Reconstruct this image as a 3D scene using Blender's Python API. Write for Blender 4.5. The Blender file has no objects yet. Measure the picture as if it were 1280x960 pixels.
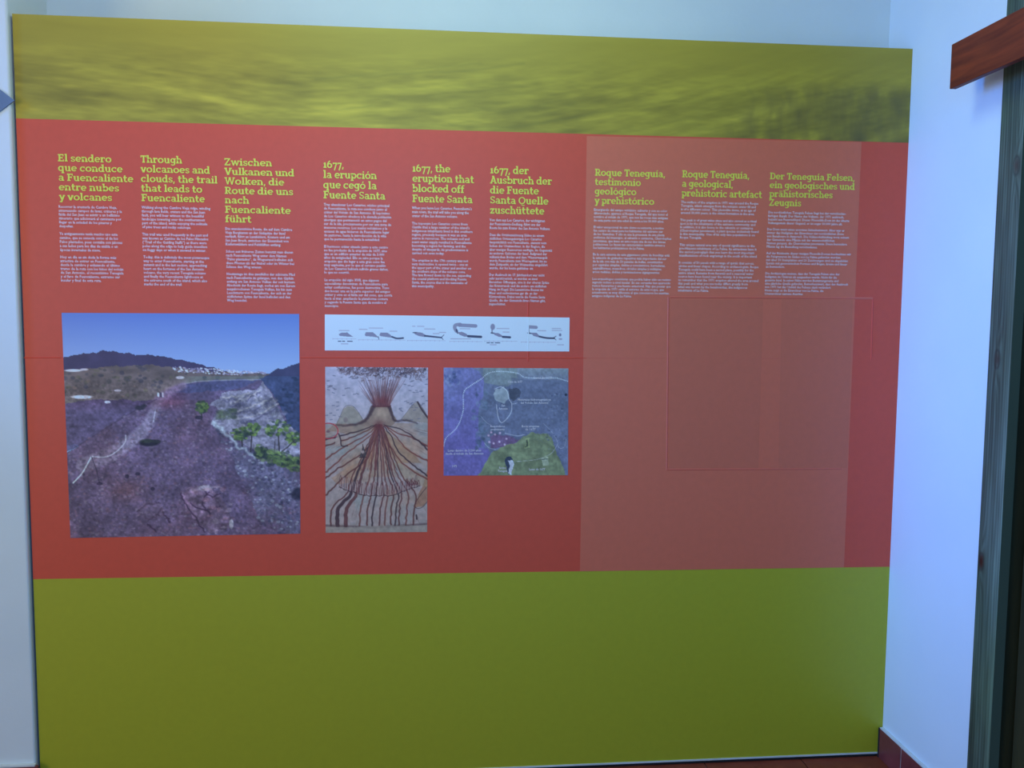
import bpy, math, random
import numpy as np
from mathutils import Matrix, Vector

random.seed(7)
SC = bpy.context.scene
COL = SC.collection
W, H, Z0 = 2.6977, 2.30, 0.012        # the printed panel: width, height, foot above the floor

# ------------------------------------------------------------------ camera
CAM = Vector((1.19755777, -2.62071062, 1.46267379))
CR = Matrix(((0.995747, -0.000877, -0.092122), (-0.09176, 0.079627, -0.992592), (0.008206, 0.996824, 0.079208)))
# columns are the camera's right, up and back axes
cd = bpy.data.cameras.new('camera'); cam = bpy.data.objects.new('camera', cd); COL.objects.link(cam)
m4 = CR.to_4x4(); m4.translation = CAM
# CR is given with rows x,y,z and columns right, up, back
cam.matrix_world = m4
cd.sensor_width = 36.0
FPX = 1062.303
cd.lens = 36.0 * FPX / 1280.0
cd.clip_start = 0.05
SC.camera = cam

# ------------------------------------------------------------------ world, lights, exposure
wd = bpy.data.worlds.new('world'); SC.world = wd; wd.use_nodes = True
bg = wd.node_tree.nodes['Background']; bg.inputs[0].default_value = (0.15, 0.42, 1.0, 1); bg.inputs[1].default_value = 0.67

def area(name, loc, target, size, size_y, rgb):
    """rgb: power per colour channel in watts"""
    ld = bpy.data.lights.new(name, 'AREA'); ld.shape = 'RECTANGLE'; ld.size = size; ld.size_y = size_y
    p = max(rgb); ld.energy = p; ld.color = tuple(c / p for c in rgb) if p > 0 else (1, 1, 1)
    o = bpy.data.objects.new(name, ld); COL.objects.link(o); o.location = loc
    o.rotation_euler = (Vector(target) - Vector(loc)).to_track_quat('-Z', 'Y').to_euler()
    return o

area('ceiling_tube_light', (1.15, -0.9, 2.93), (1.15, -0.5, 1.0), 1.2, 0.2, (8.9, 13.2, 9.5))
area('left_fill_light', (-2.4, -2.5, 1.7), (2.6, -1.2, 1.6), 1.3, 1.6, (34, 29, 8.5))  # unseen fill added at the left, tint balanced against the wall tones
area('rear_window_daylight', (0.95, -3.55, 2.1), (1.1, 0.0, 1.5), 1.1, 0.9, (1.6, 9.8, 22.0))
sd = area('side_fill_light', (-0.9, -0.50, 2.05), (2.7, -0.30, 1.20), 0.5, 1.2, (0.4, 2.9, 11.0))  # no window here: narrow fill added to turn the right wall blue
sd.data.spread = math.radians(54)
area('warm_fill_light', (0.3, -1.2, 2.6), (0.0, 0.0, 1.2), 0.3, 0.3, (1.4, 0.15, 0.0))  # unseen fill, added for the warm cast at the left end
SC.view_settings.view_transform = 'Standard'
SC.view_settings.look = 'None'
SC.view_settings.gamma = 1.0
SC.view_settings.use_curve_mapping = False
SC.view_settings.exposure = 0.0

# ------------------------------------------------------------------ helpers
ILL = np.array([0.42, 0.70, 1.08])     # colour of the light that falls on the print, taken out of colours read off the photograph
def lin(c):
    c = np.asarray(c, dtype=float) / 255.0
    return np.where(c <= 0.04045, c / 12.92, ((c + 0.055) / 1.055) ** 2.4)
def alb(*c):
    return tuple(np.clip(lin(c) / ILL, 0.004, 0.9))

def tag(o, label=None, cat=None, group=None, kind=None):
    if label: o['label'] = label
    if cat: o['category'] = cat
    if group: o['group'] = group
    if kind: o['kind'] = kind
    return o

def link_mesh(name, verts, faces, mat, parent=None, smooth=False):
    me = bpy.data.meshes.new(name); me.from_pydata([tuple(v) for v in verts], [], faces); me.update()
    if mat: me.materials.append(mat)
    o = bpy.data.objects.new(name, me); COL.objects.link(o)
    if parent: o.parent = parent
    return o

def empty(name, loc=(0, 0, 0)):
    o = bpy.data.objects.new(name, None); COL.objects.link(o); o.location = loc; o.empty_display_size = 0.1
    return o

BOXF = [(0, 3, 2, 1), (4, 5, 6, 7), (0, 1, 5, 4), (1, 2, 6, 5), (2, 3, 7, 6), (3, 0, 4, 7)]
def boxv(x0, y0, z0, x1, y1, z1):
    return [(x0, y0, z0), (x1, y0, z0), (x1, y1, z0), (x0, y1, z0), (x0, y0, z1), (x1, y0, z1), (x1, y1, z1), (x0, y1, z1)]
def box(name, a, b, mat, parent=None, bevel=0.0, seg=2):
    o = link_mesh(name, boxv(*a, *b), BOXF, mat, parent)
    if bevel:
        md = o.modifiers.new('bevel', 'BEVEL'); md.width = bevel; md.segments = seg; md.limit_method = 'ANGLE'
    return o

def new_mat(name, rough=0.6, spec=0.5):
    m = bpy.data.materials.new(name); m.use_nodes = True
    nt = m.node_tree; b = nt.nodes['Principled BSDF']
    b.inputs['Roughness'].default_value = rough
    b.inputs['Specular IOR Level'].default_value = spec
    return m, nt, b

def mottled(name, c1, c2, scale=6, rough=0.6, bump=0.0, bscale=80, detail=4, stretch=(1, 1, 1), spec=0.5):
    m, nt, b = new_mat(name, rough, spec); N = nt.nodes.new; L = nt.links.new
    tc = N('ShaderNodeTexCoord'); mp = N('ShaderNodeMapping'); mp.inputs['Scale'].default_value = stretch
    L(tc.outputs['Object'], mp.inputs[0])
    n = N('ShaderNodeTexNoise'); n.inputs['Scale'].default_value = scale; n.inputs['Detail'].default_value = detail
    L(mp.outputs[0], n.inputs['Vector'])
    r = N('ShaderNodeValToRGB'); r.color_ramp.elements[0].position = 0.3; r.color_ramp.elements[1].position = 0.7
    r.color_ramp.elements[0].color = (*c1, 1); r.color_ramp.elements[1].color = (*c2, 1)
    L(n.outputs[0], r.inputs[0]); L(r.outputs[0], b.inputs['Base Color'])
    if bump:
        n2 = N('ShaderNodeTexNoise'); n2.inputs['Scale'].default_value = bscale; n2.inputs['Detail'].default_value = 3
        L(mp.outputs[0], n2.inputs['Vector'])
        bp = N('ShaderNodeBump'); bp.inputs['Strength'].default_value = bump; bp.inputs['Distance'].default_value = 0.002
        L(n2.outputs[0], bp.inputs['Height']); L(bp.outputs[0], b.inputs['Normal'])
    return m

def print_mat(name, c, rough=0.42, spec=0.45):
    """Satin printed vinyl: a very slight ink mottle and a fine canvas weave."""
    m, nt, b = new_mat(name, rough, spec); N = nt.nodes.new; L = nt.links.new
    tc = N('ShaderNodeTexCoord')
    n = N('ShaderNodeTexNoise'); n.inputs['Scale'].default_value = 45; n.inputs['Detail'].default_value = 3
    L(tc.outputs['Object'], n.inputs['Vector'])
    r = N('ShaderNodeValToRGB'); c = np.array(c)
    r.color_ramp.elements[0].position = 0.3; r.color_ramp.elements[1].position = 0.7
    r.color_ramp.elements[0].color = (*(c * 0.975), 1); r.color_ramp.elements[1].color = (*(np.clip(c * 1.025, 0, 1)), 1)
    L(n.outputs[0], r.inputs[0]); L(r.outputs[0], b.inputs['Base Color'])
    n2 = N('ShaderNodeTexNoise'); n2.inputs['Scale'].default_value = 260
    L(tc.outputs['Object'], n2.inputs['Vector'])
    bp = N('ShaderNodeBump'); bp.inputs['Strength'].default_value = 0.12; bp.inputs['Distance'].default_value = 0.001
    L(n2.outputs[0], bp.inputs['Height']); L(bp.outputs[0], b.inputs['Normal'])
    return m

def painted_mat(name, rough=0.42, spec=0.45):
    m, nt, b = new_mat(name, rough, spec)
    a = nt.nodes.new('ShaderNodeAttribute'); a.attribute_name = 'ink'
    nt.links.new(a.outputs['Color'], b.inputs['Base Color'])
    return m

# pixel of the photograph -> point on the panel's plane y = 0
CT = CR
def pt(px, py, axis=1, val=0.0):
    d = CT @ Vector(((px - 640) / FPX, -(py - 480) / FPX, -1.0))
    t = (val - CAM[axis]) / d[axis]
    return CAM + d * t

# ------------------------------------------------------------------ materials
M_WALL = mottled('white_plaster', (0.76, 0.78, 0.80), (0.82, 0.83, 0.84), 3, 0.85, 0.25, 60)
M_WALL_R = mottled('blue_lit_plaster', (0.74, 0.82, 0.92), (0.79, 0.86, 0.95), 3, 0.8, 0.25, 60)  # white plaster with this wall's bluish light mixed into the colour
M_CEIL = mottled('ceiling_paint', (0.7, 0.7, 0.7), (0.75, 0.75, 0.75), 2, 0.9)
M_GROUT = mottled('pale_grout', (0.35, 0.32, 0.30), (0.45, 0.42, 0.40), 30, 0.9)
M_TILE = mottled('terracotta_tile', (0.20, 0.032, 0.016), (0.27, 0.052, 0.024), 14, 0.55, 0.2, 90)
M_BASE = mottled('maroon_skirting_tile', (0.17, 0.032, 0.036), (0.24, 0.052, 0.056), 18, 0.4, 0.2, 90)
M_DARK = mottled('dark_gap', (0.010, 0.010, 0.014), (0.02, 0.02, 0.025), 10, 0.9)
M_BOARD = mottled('board_edge', (0.03, 0.035, 0.04), (0.06, 0.065, 0.07), 20, 0.6)
M_WHITE = mottled('white_edge_strip', (0.62, 0.63, 0.65), (0.72, 0.73, 0.75), 30, 0.6)
def sc(c, *k): return tuple(min(0.9, a * b) for a, b in zip(c, k))
M_GREEN = print_mat('olive_green_print', sc(alb(118, 128, 38), 1.10, 1.42, 1.38))
M_RED = print_mat('brick_red_print', sc(alb(158, 70, 68), 0.96, 1.08, 0.86))
M_PALE = print_mat('dusty_rose_print', sc(alb(140, 84, 88), 1.28, 1.34, 0.98))
M_HEAD = print_mat('lime_lettering', (0.88, 0.80, 0.085))
M_BODY = print_mat('white_lettering', (0.90, 0.74, 0.72))
M_INK = painted_mat('printed_picture')

# ------------------------------------------------------------------ the setting
Y_L = -0.012          # front face of the white wall left of the panel
def structure(o): return tag(o, kind='structure')

# left wall: faces the room, its end turns into the niche behind the panel
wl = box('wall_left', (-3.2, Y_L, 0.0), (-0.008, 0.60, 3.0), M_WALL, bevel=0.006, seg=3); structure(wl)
# back wall of the niche, slightly skewed
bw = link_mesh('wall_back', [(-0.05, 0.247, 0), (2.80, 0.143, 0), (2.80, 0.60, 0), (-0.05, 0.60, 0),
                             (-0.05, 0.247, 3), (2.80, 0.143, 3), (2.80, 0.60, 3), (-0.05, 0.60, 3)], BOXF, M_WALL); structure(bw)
# right wall: a block up to the door frame, and the wall above and beyond the door
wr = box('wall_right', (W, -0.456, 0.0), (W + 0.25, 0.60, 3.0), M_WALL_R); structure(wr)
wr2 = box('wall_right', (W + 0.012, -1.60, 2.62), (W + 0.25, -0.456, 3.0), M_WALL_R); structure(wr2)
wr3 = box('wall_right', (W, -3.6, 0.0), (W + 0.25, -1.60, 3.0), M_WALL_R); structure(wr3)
ce = box('ceiling', (-3.2, -3.6, 3.0), (W + 0.25, 0.60, 3.1), M_CEIL); structure(ce)

# floor: screed with terracotta tiles laid on it
fl = box('floor', (-3.2, -3.6, -0.06), (W + 0.25, 0.60, -0.006), M_GROUT); structure(fl)
TS = 0.33; GAP = 0.004
tile_me = None
jx = 2.09          # a joint seen at the foot of the panel
for i in range(-9, 3):
    for j in range(0, 9):
        x0 = jx + i * TS; x1 = x0 + TS - GAP; y1 = 0.10 - j * TS; y0 = y1 - TS + GAP
        x1 = min(x1, W - 0.001)
        if x0 > W - 0.02: continue
        if x0 < -1.6: continue
        if abs((x1 - x0) - (TS - GAP)) < 1e-6:
            if tile_me is None:
                o = box('floor_tile', (0, 0, -0.010), (TS - GAP, TS - GAP, 0.0), M_TILE, fl); tile_me = o.data
            else:
                o = bpy.data.objects.new('floor_tile', tile_me); COL.objects.link(o); o.parent = fl
            o.location = (x0, y0, random.uniform(-0.0006, 0.0))
        else:
            box('floor_tile', (x0, y0, -0.010), (x1, y1, 0.0), M_TILE, fl)

# skirting tiles
bb = box('baseboard_right', (W - 0.0125, -0.455, 0.0), (W, -0.004, 0.097), M_GROUT); structure(bb)
ys = [-0.006, -0.138, -0.345, -0.453]
for k in range(3):
    box('skirting_tile', (W - 0.014, ys[k + 1] + 0.0035, 0.0), (W - 0.004, ys[k] - 0.0005, 0.100 - 0.0005 * k), M_BASE, bb, 0.0008, 1)
box('joint_gap', (W - 0.0155, -0.0062, 0.0), (W, -0.0012, 0.101), M_DARK, bb)
mort = link_mesh('mortar_line', boxv(W - 0.0125, -0.452, 0.0985, W, -0.004, 0.1035), BOXF, M_WHITE, bb)
bl = box('baseboard_left', (-1.6, Y_L - 0.006, 0.0), (-0.010, Y_L, 0.090), M_GROUT); structure(bl)
for k in range(5):
    xr = 0.004 - k * 0.33
    box('skirting_tile', (xr - 0.326, Y_L - 0.014, 0.0), (xr, Y_L - 0.004, 0.092), M_BASE, bl, 0.0008, 1)
link_mesh('mortar_line', boxv(-1.6, Y_L - 0.0135, 0.0915, -0.004, Y_L, 0.0965), BOXF, M_WHITE, bl)

# ------------------------------------------------------------------ painting toolkit (colours of the printed pictures)
class Canvas:
    def __init__(s, nx, ny, x0, y0, x1, y1, base=(128, 128, 128)):
        s.nx, s.ny = nx, ny
        s.X, s.Y = np.meshgrid(np.linspace(x0, x1, nx), np.linspace(y0, y1, ny))
        s.x0, s.y0, s.x1, s.y1 = x0, y0, x1, y1
        s.C = np.zeros((ny, nx, 3)) + np.array(base, float)
        s.rs = np.random.RandomState(3)
    def noise(s, size, seed=0, octs=4, ax=1.0, ay=1.0):
        rs = np.random.RandomState(seed); out = np.zeros((s.ny, s.nx)); amp = 1; tot = 0
        for o in range(octs):
            sx = size * ax / 2 ** o; sy = size * ay / 2 ** o
            gx = (s.X - s.x0) / sx; gy = (s.Y - s.y0) / sy
            n1 = int(gx.max()) + 3; n2 = int(gy.max()) + 3
            g = rs.rand(n2, n1)
            ix = gx.astype(int); iy = gy.astype(int); fx = gx - ix; fy = gy - iy
            fx = fx * fx * (3 - 2 * fx); fy = fy * fy * (3 - 2 * fy)
            out += amp * ((g[iy, ix] * (1 - fx) + g[iy, ix + 1] * fx) * (1 - fy) + (g[iy + 1, ix] * (1 - fx) + g[iy + 1, ix + 1] * fx) * fy)
            tot += amp; amp *= 0.5
        return out / tot
    def noise_uv(s, U, V, seed=0, octs=3):
        rs = np.random.RandomState(seed); out = np.zeros(U.shape); amp = 1; tot = 0
        for o in range(octs):
            gx = (U - U.min()) * 2 ** o; gy = (V - V.min()) * 2 ** o
            g = rs.rand(int(gy.max()) + 3, int(gx.max()) + 3)
            ix = gx.astype(int); iy = gy.astype(int); fx = gx - ix; fy = gy - iy
            fx = fx * fx * (3 - 2 * fx); fy = fy * fy * (3 - 2 * fy)
            out += amp * ((g[iy, ix] * (1 - fx) + g[iy, ix + 1] * fx) * (1 - fy) + (g[iy + 1, ix] * (1 - fx) + g[iy + 1, ix + 1] * fx) * fy)
            tot += amp; amp *= 0.6
        return out / tot
    def mix(s, mask, color):
        s.C += (np.asarray(color, float) - s.C) * np.clip(mask, 0, 1)[..., None]
    def mul(s, f): s.C *= f[..., None] if f.ndim == 2 else f
    def set_warp(s, size, amp, seed=90):
        ed = np.clip(np.minimum(np.minimum(s.X - s.x0, s.x1 - s.X), np.minimum(s.Y - s.y0, s.y1 - s.Y)) / (amp * 1.5), 0, 1)
        s.PX = s.X + (s.noise(size, seed, 4) - 0.5) * amp * 2 * ed; s.PY = s.Y + (s.noise(size, seed + 1, 4) - 0.5) * amp * 2 * ed
        s.PX = np.clip(s.PX, s.x0 + 0.3, s.x1 - 0.3); s.PY = np.clip(s.PY, s.y0 + 0.3, s.y1 - 0.3)
    def polymask(s, pts):
        ins = np.zeros(s.X.shape, bool); n = len(pts); QX = getattr(s, 'PX', s.X); QY = getattr(s, 'PY', s.Y)
        for i in range(n):
            xa, ya = pts[i]; xb, yb = pts[(i + 1) % n]
            if ya == yb: continue
            c = ((ya > QY) != (yb > QY)) & (QX < (xb - xa) * (QY - ya) / (yb - ya) + xa)
            ins ^= c
        return ins
    def poly(s, pts, color, a=1.0, tex=None):
        m = s.polymask(pts).astype(float) * a
        if tex is not None: m = m * tex
        s.mix(m, color); return m
    def win(s, xa, xb, ya, yb):
        i0 = max(0, int((xa - s.x0) / (s.x1 - s.x0) * (s.nx - 1)) - 1); i1 = min(s.nx, int((xb - s.x0) / (s.x1 - s.x0) * (s.nx - 1)) + 3)
        j0 = max(0, int((ya - s.y0) / (s.y1 - s.y0) * (s.ny - 1)) - 1); j1 = min(s.ny, int((yb - s.y0) / (s.y1 - s.y0) * (s.ny - 1)) + 3)
        return slice(j0, max(j0, j1)), slice(i0, max(i0, i1))
    def line(s, pts, w, color, a=1.0, w2=None, soft=1.6):
        pts = [tuple(p) for p in pts]; n = len(pts) - 1
        wm = max(w, w2 or 0) / 2 + soft
        xs = [p[0] for p in pts]; ys = [p[1] for p in pts]
        sl = s.win(min(xs) - wm, max(xs) + wm, min(ys) - wm, max(ys) + wm)
        X = s.X[sl]; Y = s.Y[sl]
        if X.size == 0: return
        M = np.zeros(X.shape); ox, oy = sl[1].start, sl[0].start
        for i in range(n):
            (xa, ya), (xb, yb) = pts[i], pts[i + 1]
            ww = w if w2 is None else w + (w2 - w) * i / max(1, n - 1)
            r = ww / 2 + soft
            q = s.win(min(xa, xb) - r, max(xa, xb) + r, min(ya, yb) - r, max(ya, yb) + r)
            q = (slice(max(0, q[0].start - oy), max(0, q[0].stop - oy)), slice(max(0, q[1].start - ox), max(0, q[1].stop - ox)))
            X1 = X[q]; Y1 = Y[q]
            if X1.size == 0: continue
            dx, dy = xb - xa, yb - ya; qq = dx * dx + dy * dy + 1e-9
            t = np.clip(((X1 - xa) * dx + (Y1 - ya) * dy) / qq, 0, 1)
            d = np.hypot(X1 - xa - t * dx, Y1 - ya - t * dy)
            M[q] = np.maximum(M[q], np.clip((ww / 2 + soft / 2 - d) / soft, 0, 1))
        s.C[sl] += (np.asarray(color, float) - s.C[sl]) * (M * a)[..., None]
    def curve(s, pts, w, color, a=1.0, w2=None, wob=0.0, soft=1.6):
        P = np.array(pts, float); out = []
        for i in range(len(P) - 1):
            p0 = P[max(0, i - 1)]; p1 = P[i]; p2 = P[i + 1]; p3 = P[min(len(P) - 1, i + 2)]
            for t in np.linspace(0, 1, 7)[:-1]:
                out.append(0.5 * ((2 * p1) + (-p0 + p2) * t + (2 * p0 - 5 * p1 + 4 * p2 - p3) * t * t + (-p0 + 3 * p1 - 3 * p2 + p3) * t ** 3))
        out.append(P[-1])
        if wob: out = [q + s.rs.normal(0, wob, 2) for q in out]
        s.line(out, w, color, a, w2, soft)
    def blob(s, x, y, rx, ry, color, a=1.0, soft=0.4):
        sl = s.win(x - rx * 1.5, x + rx * 1.5, y - ry * 1.5, y + ry * 1.5)
        X = s.X[sl]; Y = s.Y[sl]
        if X.size == 0: return
        d = np.hypot((X - x) / rx, (Y - y) / ry)
        m = np.clip((1 + soft / 2 - d) / soft, 0, 1) * a
        s.C[sl] += (np.asarray(color, float) - s.C[sl]) * m[..., None]
    def scatter(s, n, mask, rx, ry, colors, a=0.7, seed=1):
        rs = np.random.RandomState(seed); k = 0
        while k < n:
            i = rs.randint(s.nx); j = rs.randint(s.ny)
            k += 1
            if mask[j, i] < 0.5: continue
            f = rs.uniform(0.5, 1.4)
            s.blob(s.X[j, i], s.Y[j, i], rx * f, ry * f * rs.uniform(0.7, 1.3), colors[rs.randint(len(colors))], a)
    def grade(s, sat, gam=1.0, gain=1.0):
        m = s.C.mean(axis=2, keepdims=True); s.C = np.clip(m + (s.C - m) * sat, 0, 255) * gain
    def build(s, name, q, y, mat, parent):
        """q: four corners TL, TR, BR, BL as (x, z) on the panel."""
        u = np.linspace(0, 1, s.nx); v = np.linspace(0, 1, s.ny); U, V = np.meshgrid(u, v)
        (ax, az), (bx, bz), (cx, cz), (dx, dz) = q
        x = (1 - V) * ((1 - U) * ax + U * bx) + V * ((1 - U) * dx + U * cx)
        z = (1 - V) * ((1 - U) * az + U * bz) + V * ((1 - U) * dz + U * cz)
        co = np.stack([x, np.full_like(x, y), z], -1).reshape(-1, 3).astype(np.float32)
        n = s.nx * s.ny; idx = np.arange(n).reshape(s.ny, s.nx)
        f = np.stack([idx[:-1, :-1], idx[1:, :-1], idx[1:, 1:], idx[:-1, 1:]], -1).reshape(-1, 4).astype(np.int32)
        me = bpy.data.meshes.new(name); me.vertices.add(n); me.vertices.foreach_set('co', co.ravel())
        me.loops.add(f.size); me.loops.foreach_set('vertex_index', f.ravel())
        me.polygons.add(len(f)); me.polygons.foreach_set('loop_start', np.arange(0, f.size, 4, dtype=np.int32))
        me.update(calc_edges=True); me.validate()
        rgb = np.clip(lin(np.clip(s.C, 0, 255)) / ILL, 0.003, 0.9)
        ca = me.color_attributes.new('ink', 'FLOAT_COLOR', 'POINT')
        ca.data.foreach_set('color', np.concatenate([rgb, np.ones((s.ny, s.nx, 1))], -1).astype(np.float32).ravel())
        me.materials.append(mat)
        o = bpy.data.objects.new(name, me); COL.objects.link(o); o.parent = parent
        return o

# ------------------------------------------------------------------ the information panel
PANEL = empty('information_panel', (W / 2, 0.012, 0.0))
tag(PANEL, 'large printed panel in green and red with texts and pictures', 'information panel')
# children are modelled in world coordinates: cancel the empty's shift
class P: pass
def to_panel(o):
    o.parent = PANEL; o.matrix_parent_inverse = Matrix.Translation(-PANEL.location); return o
def rect(name, x0, z0, x1, z1, y, mat, thick=0.0004):
    o = link_mesh(name, boxv(x0, y, z0, x1, y + thick, z1), BOXF, mat); return to_panel(o)

TOP = Z0 + H
ZR1, ZR0 = 2.0215, 0.6485        # red field top and bottom
def zt(px, py): return pt(px, py)[2]
def xt(px, py): return pt(px, py)[0]
ra, rb, rc, rd = pt(22, 148), pt(1137, 178.5), pt(1113, 708.5), pt(42, 724)
board = to_panel(box('backing_board', (0.0, 0.0012, Z0), (W, 0.022, TOP), M_BOARD, None))
foot = to_panel(box('bottom_edge_strip', (0.004, -0.0022, Z0 - 0.001), (W - 0.016, 0.0012, Z0 + 0.004), M_WHITE, None))
tag(foot, 'thin white strip along the foot of the board')
# near-black strip below the board, the gap's shade given as colour
bat = to_panel(box('gap_shade_strip', (0.02, 0.004, 0.0005), (W - 0.02, 0.020, Z0), M_DARK, None))

def quad(name, pts, y, mat):
    v = [(p[0], y, p[1]) for p in pts] + [(p[0], y + 0.0004, p[1]) for p in pts]
    n = len(pts)
    f = [tuple(range(n)), tuple(range(2 * n - 1, n - 1, -1))] + [(i, i + n, (i + 1) % n + n, (i + 1) % n) for i in range(n)]
    return to_panel(link_mesh(name, v, f, mat))

zRL, zRR = ra[2], rb[2]; zBL, zBR = rd[2], rc[2]
quad('red_field', [(0.0, zBL), (W, zBR), (W, zRR), (0.0, zRL)], 0.0004, M_RED)
lb = quad('lower_green_band', [(0.0, Z0), (W, Z0), (W, zBR), (0.0, zBL)], 0.0004, M_GREEN)
tag(lb, 'plain olive green band along the bottom')
pa = [pt(733.5, 170), pt(1077, 177.5), pt(1055, 708.8), pt(725, 710.5)]
pf = quad('pale_field', [(pa[3][0], zBL + (zBR - zBL) * pa[3][0] / W), (pa[2][0], zBL + (zBR - zBL) * pa[2][0] / W), (pa[1][0], pa[1][2]), (pa[0][0], pa[0][2])], 0.0, M_PALE)
tag(pf, 'paler dusty rose rectangle on the right of the red field')

# --- top band: a lava flow printed in green
c = Canvas(900, 120, 0, 0, 1126, 125, (128, 134, 62))
n1 = c.noise(260, 4, 4, 1.6, 0.35)
wx = c.X + 60 * (c.noise(300, 9, 2) - 0.5)
wy = c.Y + 34 * (c.noise(220, 12, 3) - 0.5) * 2 + 26 * np.sin((c.X - 480) / 170.0) * np.exp(-((c.X - 560) / 330.0) ** 2)
streak = np.zeros_like(c.X)
for k, (fq, am) in enumerate([(0.16, 1), (0.31, 0.7), (0.62, 0.45)]):
    streak += am * np.sin(wy * fq + 4.0 * c.noise(130, 20 + k, 3, 2.2, 0.5))
streak /= 2.15
fine = c.noise(26, 31, 4, 2.6, 0.5) - 0.5
depth = np.clip((c.Y - 18) / 50, 0.12, 1)
gx_ = np.where(c.X < 330, 0.10 * c.X, 33 - 0.00026 * (c.X - 330) ** 2)
psi = c.Y - gx_ + 10 * (c.noise(150, 71, 3) - 0.5)
fl = c.noise_uv(c.X / 75.0, psi / 9.0, 72, 4) - 0.5
fl2 = c.noise_uv(c.X / 160.0, psi / 26.0, 73, 3) - 0.5
c.mul(1 + (0.36 * fl + 0.38 * fl2 + 0.10 * fine) * depth)
c.mul(1 + (c.noise(7, 66, 2, 3.0, 0.6) - 0.5) * 0.16 * depth)
dk = np.clip(c.noise(170, 44, 3, 1.8, 0.5) - 0.48, 0, 1) * 3.2
c.mix(np.clip(dk, 0, 1) * depth * 0.25, (92, 104, 58))
rs_ = np.random.RandomState(5)
for k in range(20):                                      # sweeping flow ridges
    x0 = rs_.uniform(180, 900); y0 = rs_.uniform(58, 122); L = rs_.uniform(90, 300)
    pts = [(x0 + L * t, y0 - (26 + rs_.uniform(-4, 4)) * t * t * (L / 240) + 3 * math.sin(t * 6 + k)) for t in np.linspace(0, 1, 5)]
    c.curve(pts, rs_.uniform(0.6, 2.2), (84, 96, 52) if k % 2 else (146, 156, 72), 0.22, soft=3, wob=0.5)
# dark rounded lava mound at the right end
md = np.clip((c.X - 850 - (115 - c.Y) * 1.15) / 60, 0, 1) * np.clip((c.Y - 44) / 22, 0, 1)
c.mix(md * (0.30 + 0.9 * (c.noise(24, 77, 3, 0.7, 1.3) - 0.5)), (70, 74, 62))
for k in range(9):
    x0 = 905 + k * 25
    c.curve([(x0, 56 + rs_.uniform(0, 8)), (x0 + 8, 80), (x0 + 4, 106), (x0 + 10, 124)], 3, (82, 88, 66), 0.16, soft=6, wob=1.0)
c.mix(np.clip(1 - c.Y / 10, 0, 1) * 0.2, (150, 158, 90))
c.C *= np.array([0.93, 0.97, 0.86])
tb = to_panel(c.build('lava_band', [(0, TOP), (W, TOP), (W, zRR), (0, zRL)], 0.0004, M_INK, None))
tag(tb, 'green tinted print of streaky lava along the top')

# --- landscape photograph
c = Canvas(360, 336, 25, 35, 975, 935, (86, 74, 104))
t = np.clip((c.Y - 35) / 215, 0, 1)
c.C = np.array([80, 110, 190.]) * (1 - t)[..., None] + np.array([124, 156, 216.]) * t[..., None]
c.set_warp(26, 9)
n = c.noise(60, 1, 5)
hill = [(25, 210), (80, 200), (140, 190), (215, 183), (270, 192), (310, 200), (375, 197), (430, 208), (500, 222), (560, 235), (620, 250), (700, 275), (975, 300), (975, 420), (25, 420)]
hm = c.polymask(hill)
c.poly(hill, (58, 56, 92)); c.mul(1 + hm * (n - 0.5) * 0.35)
plain = [(25, 262), (150, 255), (300, 238), (430, 245), (560, 262), (840, 275), (975, 260), (975, 520), (25, 560)]
pm = c.polymask(plain)
c.poly(plain, (88, 84, 92)); c.mul(1 + pm * (c.noise(35, 6, 4, 1.6, 0.6) - 0.5) * 0.55)
c.scatter(950, (pm & (c.Y < 330) & (c.X < 450)), 8, 6, [(48, 52, 72), (56, 60, 66), (64, 66, 84)], 0.6, 3)
c.scatter(700, (pm & (c.Y < 390) & (c.X < 480)), 7, 5, [(62, 66, 62), (82, 86, 74), (108, 96, 96)], 0.5, 4)
lava = [(25, 395), (120, 375), (250, 380), (390, 385), (330, 420), (180, 500), (25, 585)]
lm = c.polymask(lava); c.poly(lava, (72, 60, 100), 0.85); c.mul(1 + lm * (c.noise(30, 8, 4, 2, .5) - .5) * 0.4)
for k in range(230):                                   # the white village
    x = c.rs.uniform(460, 835); y = 250 + (x - 460) * 0.055 + c.rs.uniform(-3, 17) * (1 if x < 740 else 0.4)
    c.blob(x, y, c.rs.uniform(2, 6), c.rs.uniform(1.5, 3), [(150, 158, 200), (208, 214, 238), (120, 120, 160)][c.rs.randint(3)], 0.8)
c.scatter(500, ((c.Y > 272) & (c.Y < 300) & (c.X > 480) & (c.X < 850)), 7, 4, [(56, 60, 74), (70, 74, 84)], 0.7, 9)
for x, y, rx, ry in [(93, 367, 42, 7), (487, 291, 17, 6), (235, 342, 14, 4), (193, 388, 12, 5), (62, 262, 34, 5), (105, 258, 16, 4)]:
    c.blob(x, y, rx, ry, (190, 196, 226), 0.9 if rx > 20 else 0.75)
slope_r = [(975, 232), (930, 242), (880, 262), (850, 276), (800, 300), (870, 400), (900, 470), (975, 520)]
sm = c.polymask(slope_r); c.poly(slope_r, (52, 56, 92)); c.mul(1 + sm * (n - 0.5) * 0.45)
for k in range(9): c.blob(860 + c.rs.uniform(0, 110), 290 + c.rs.uniform(0, 130), 12, 5, (34, 40, 66), 0.7)
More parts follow.
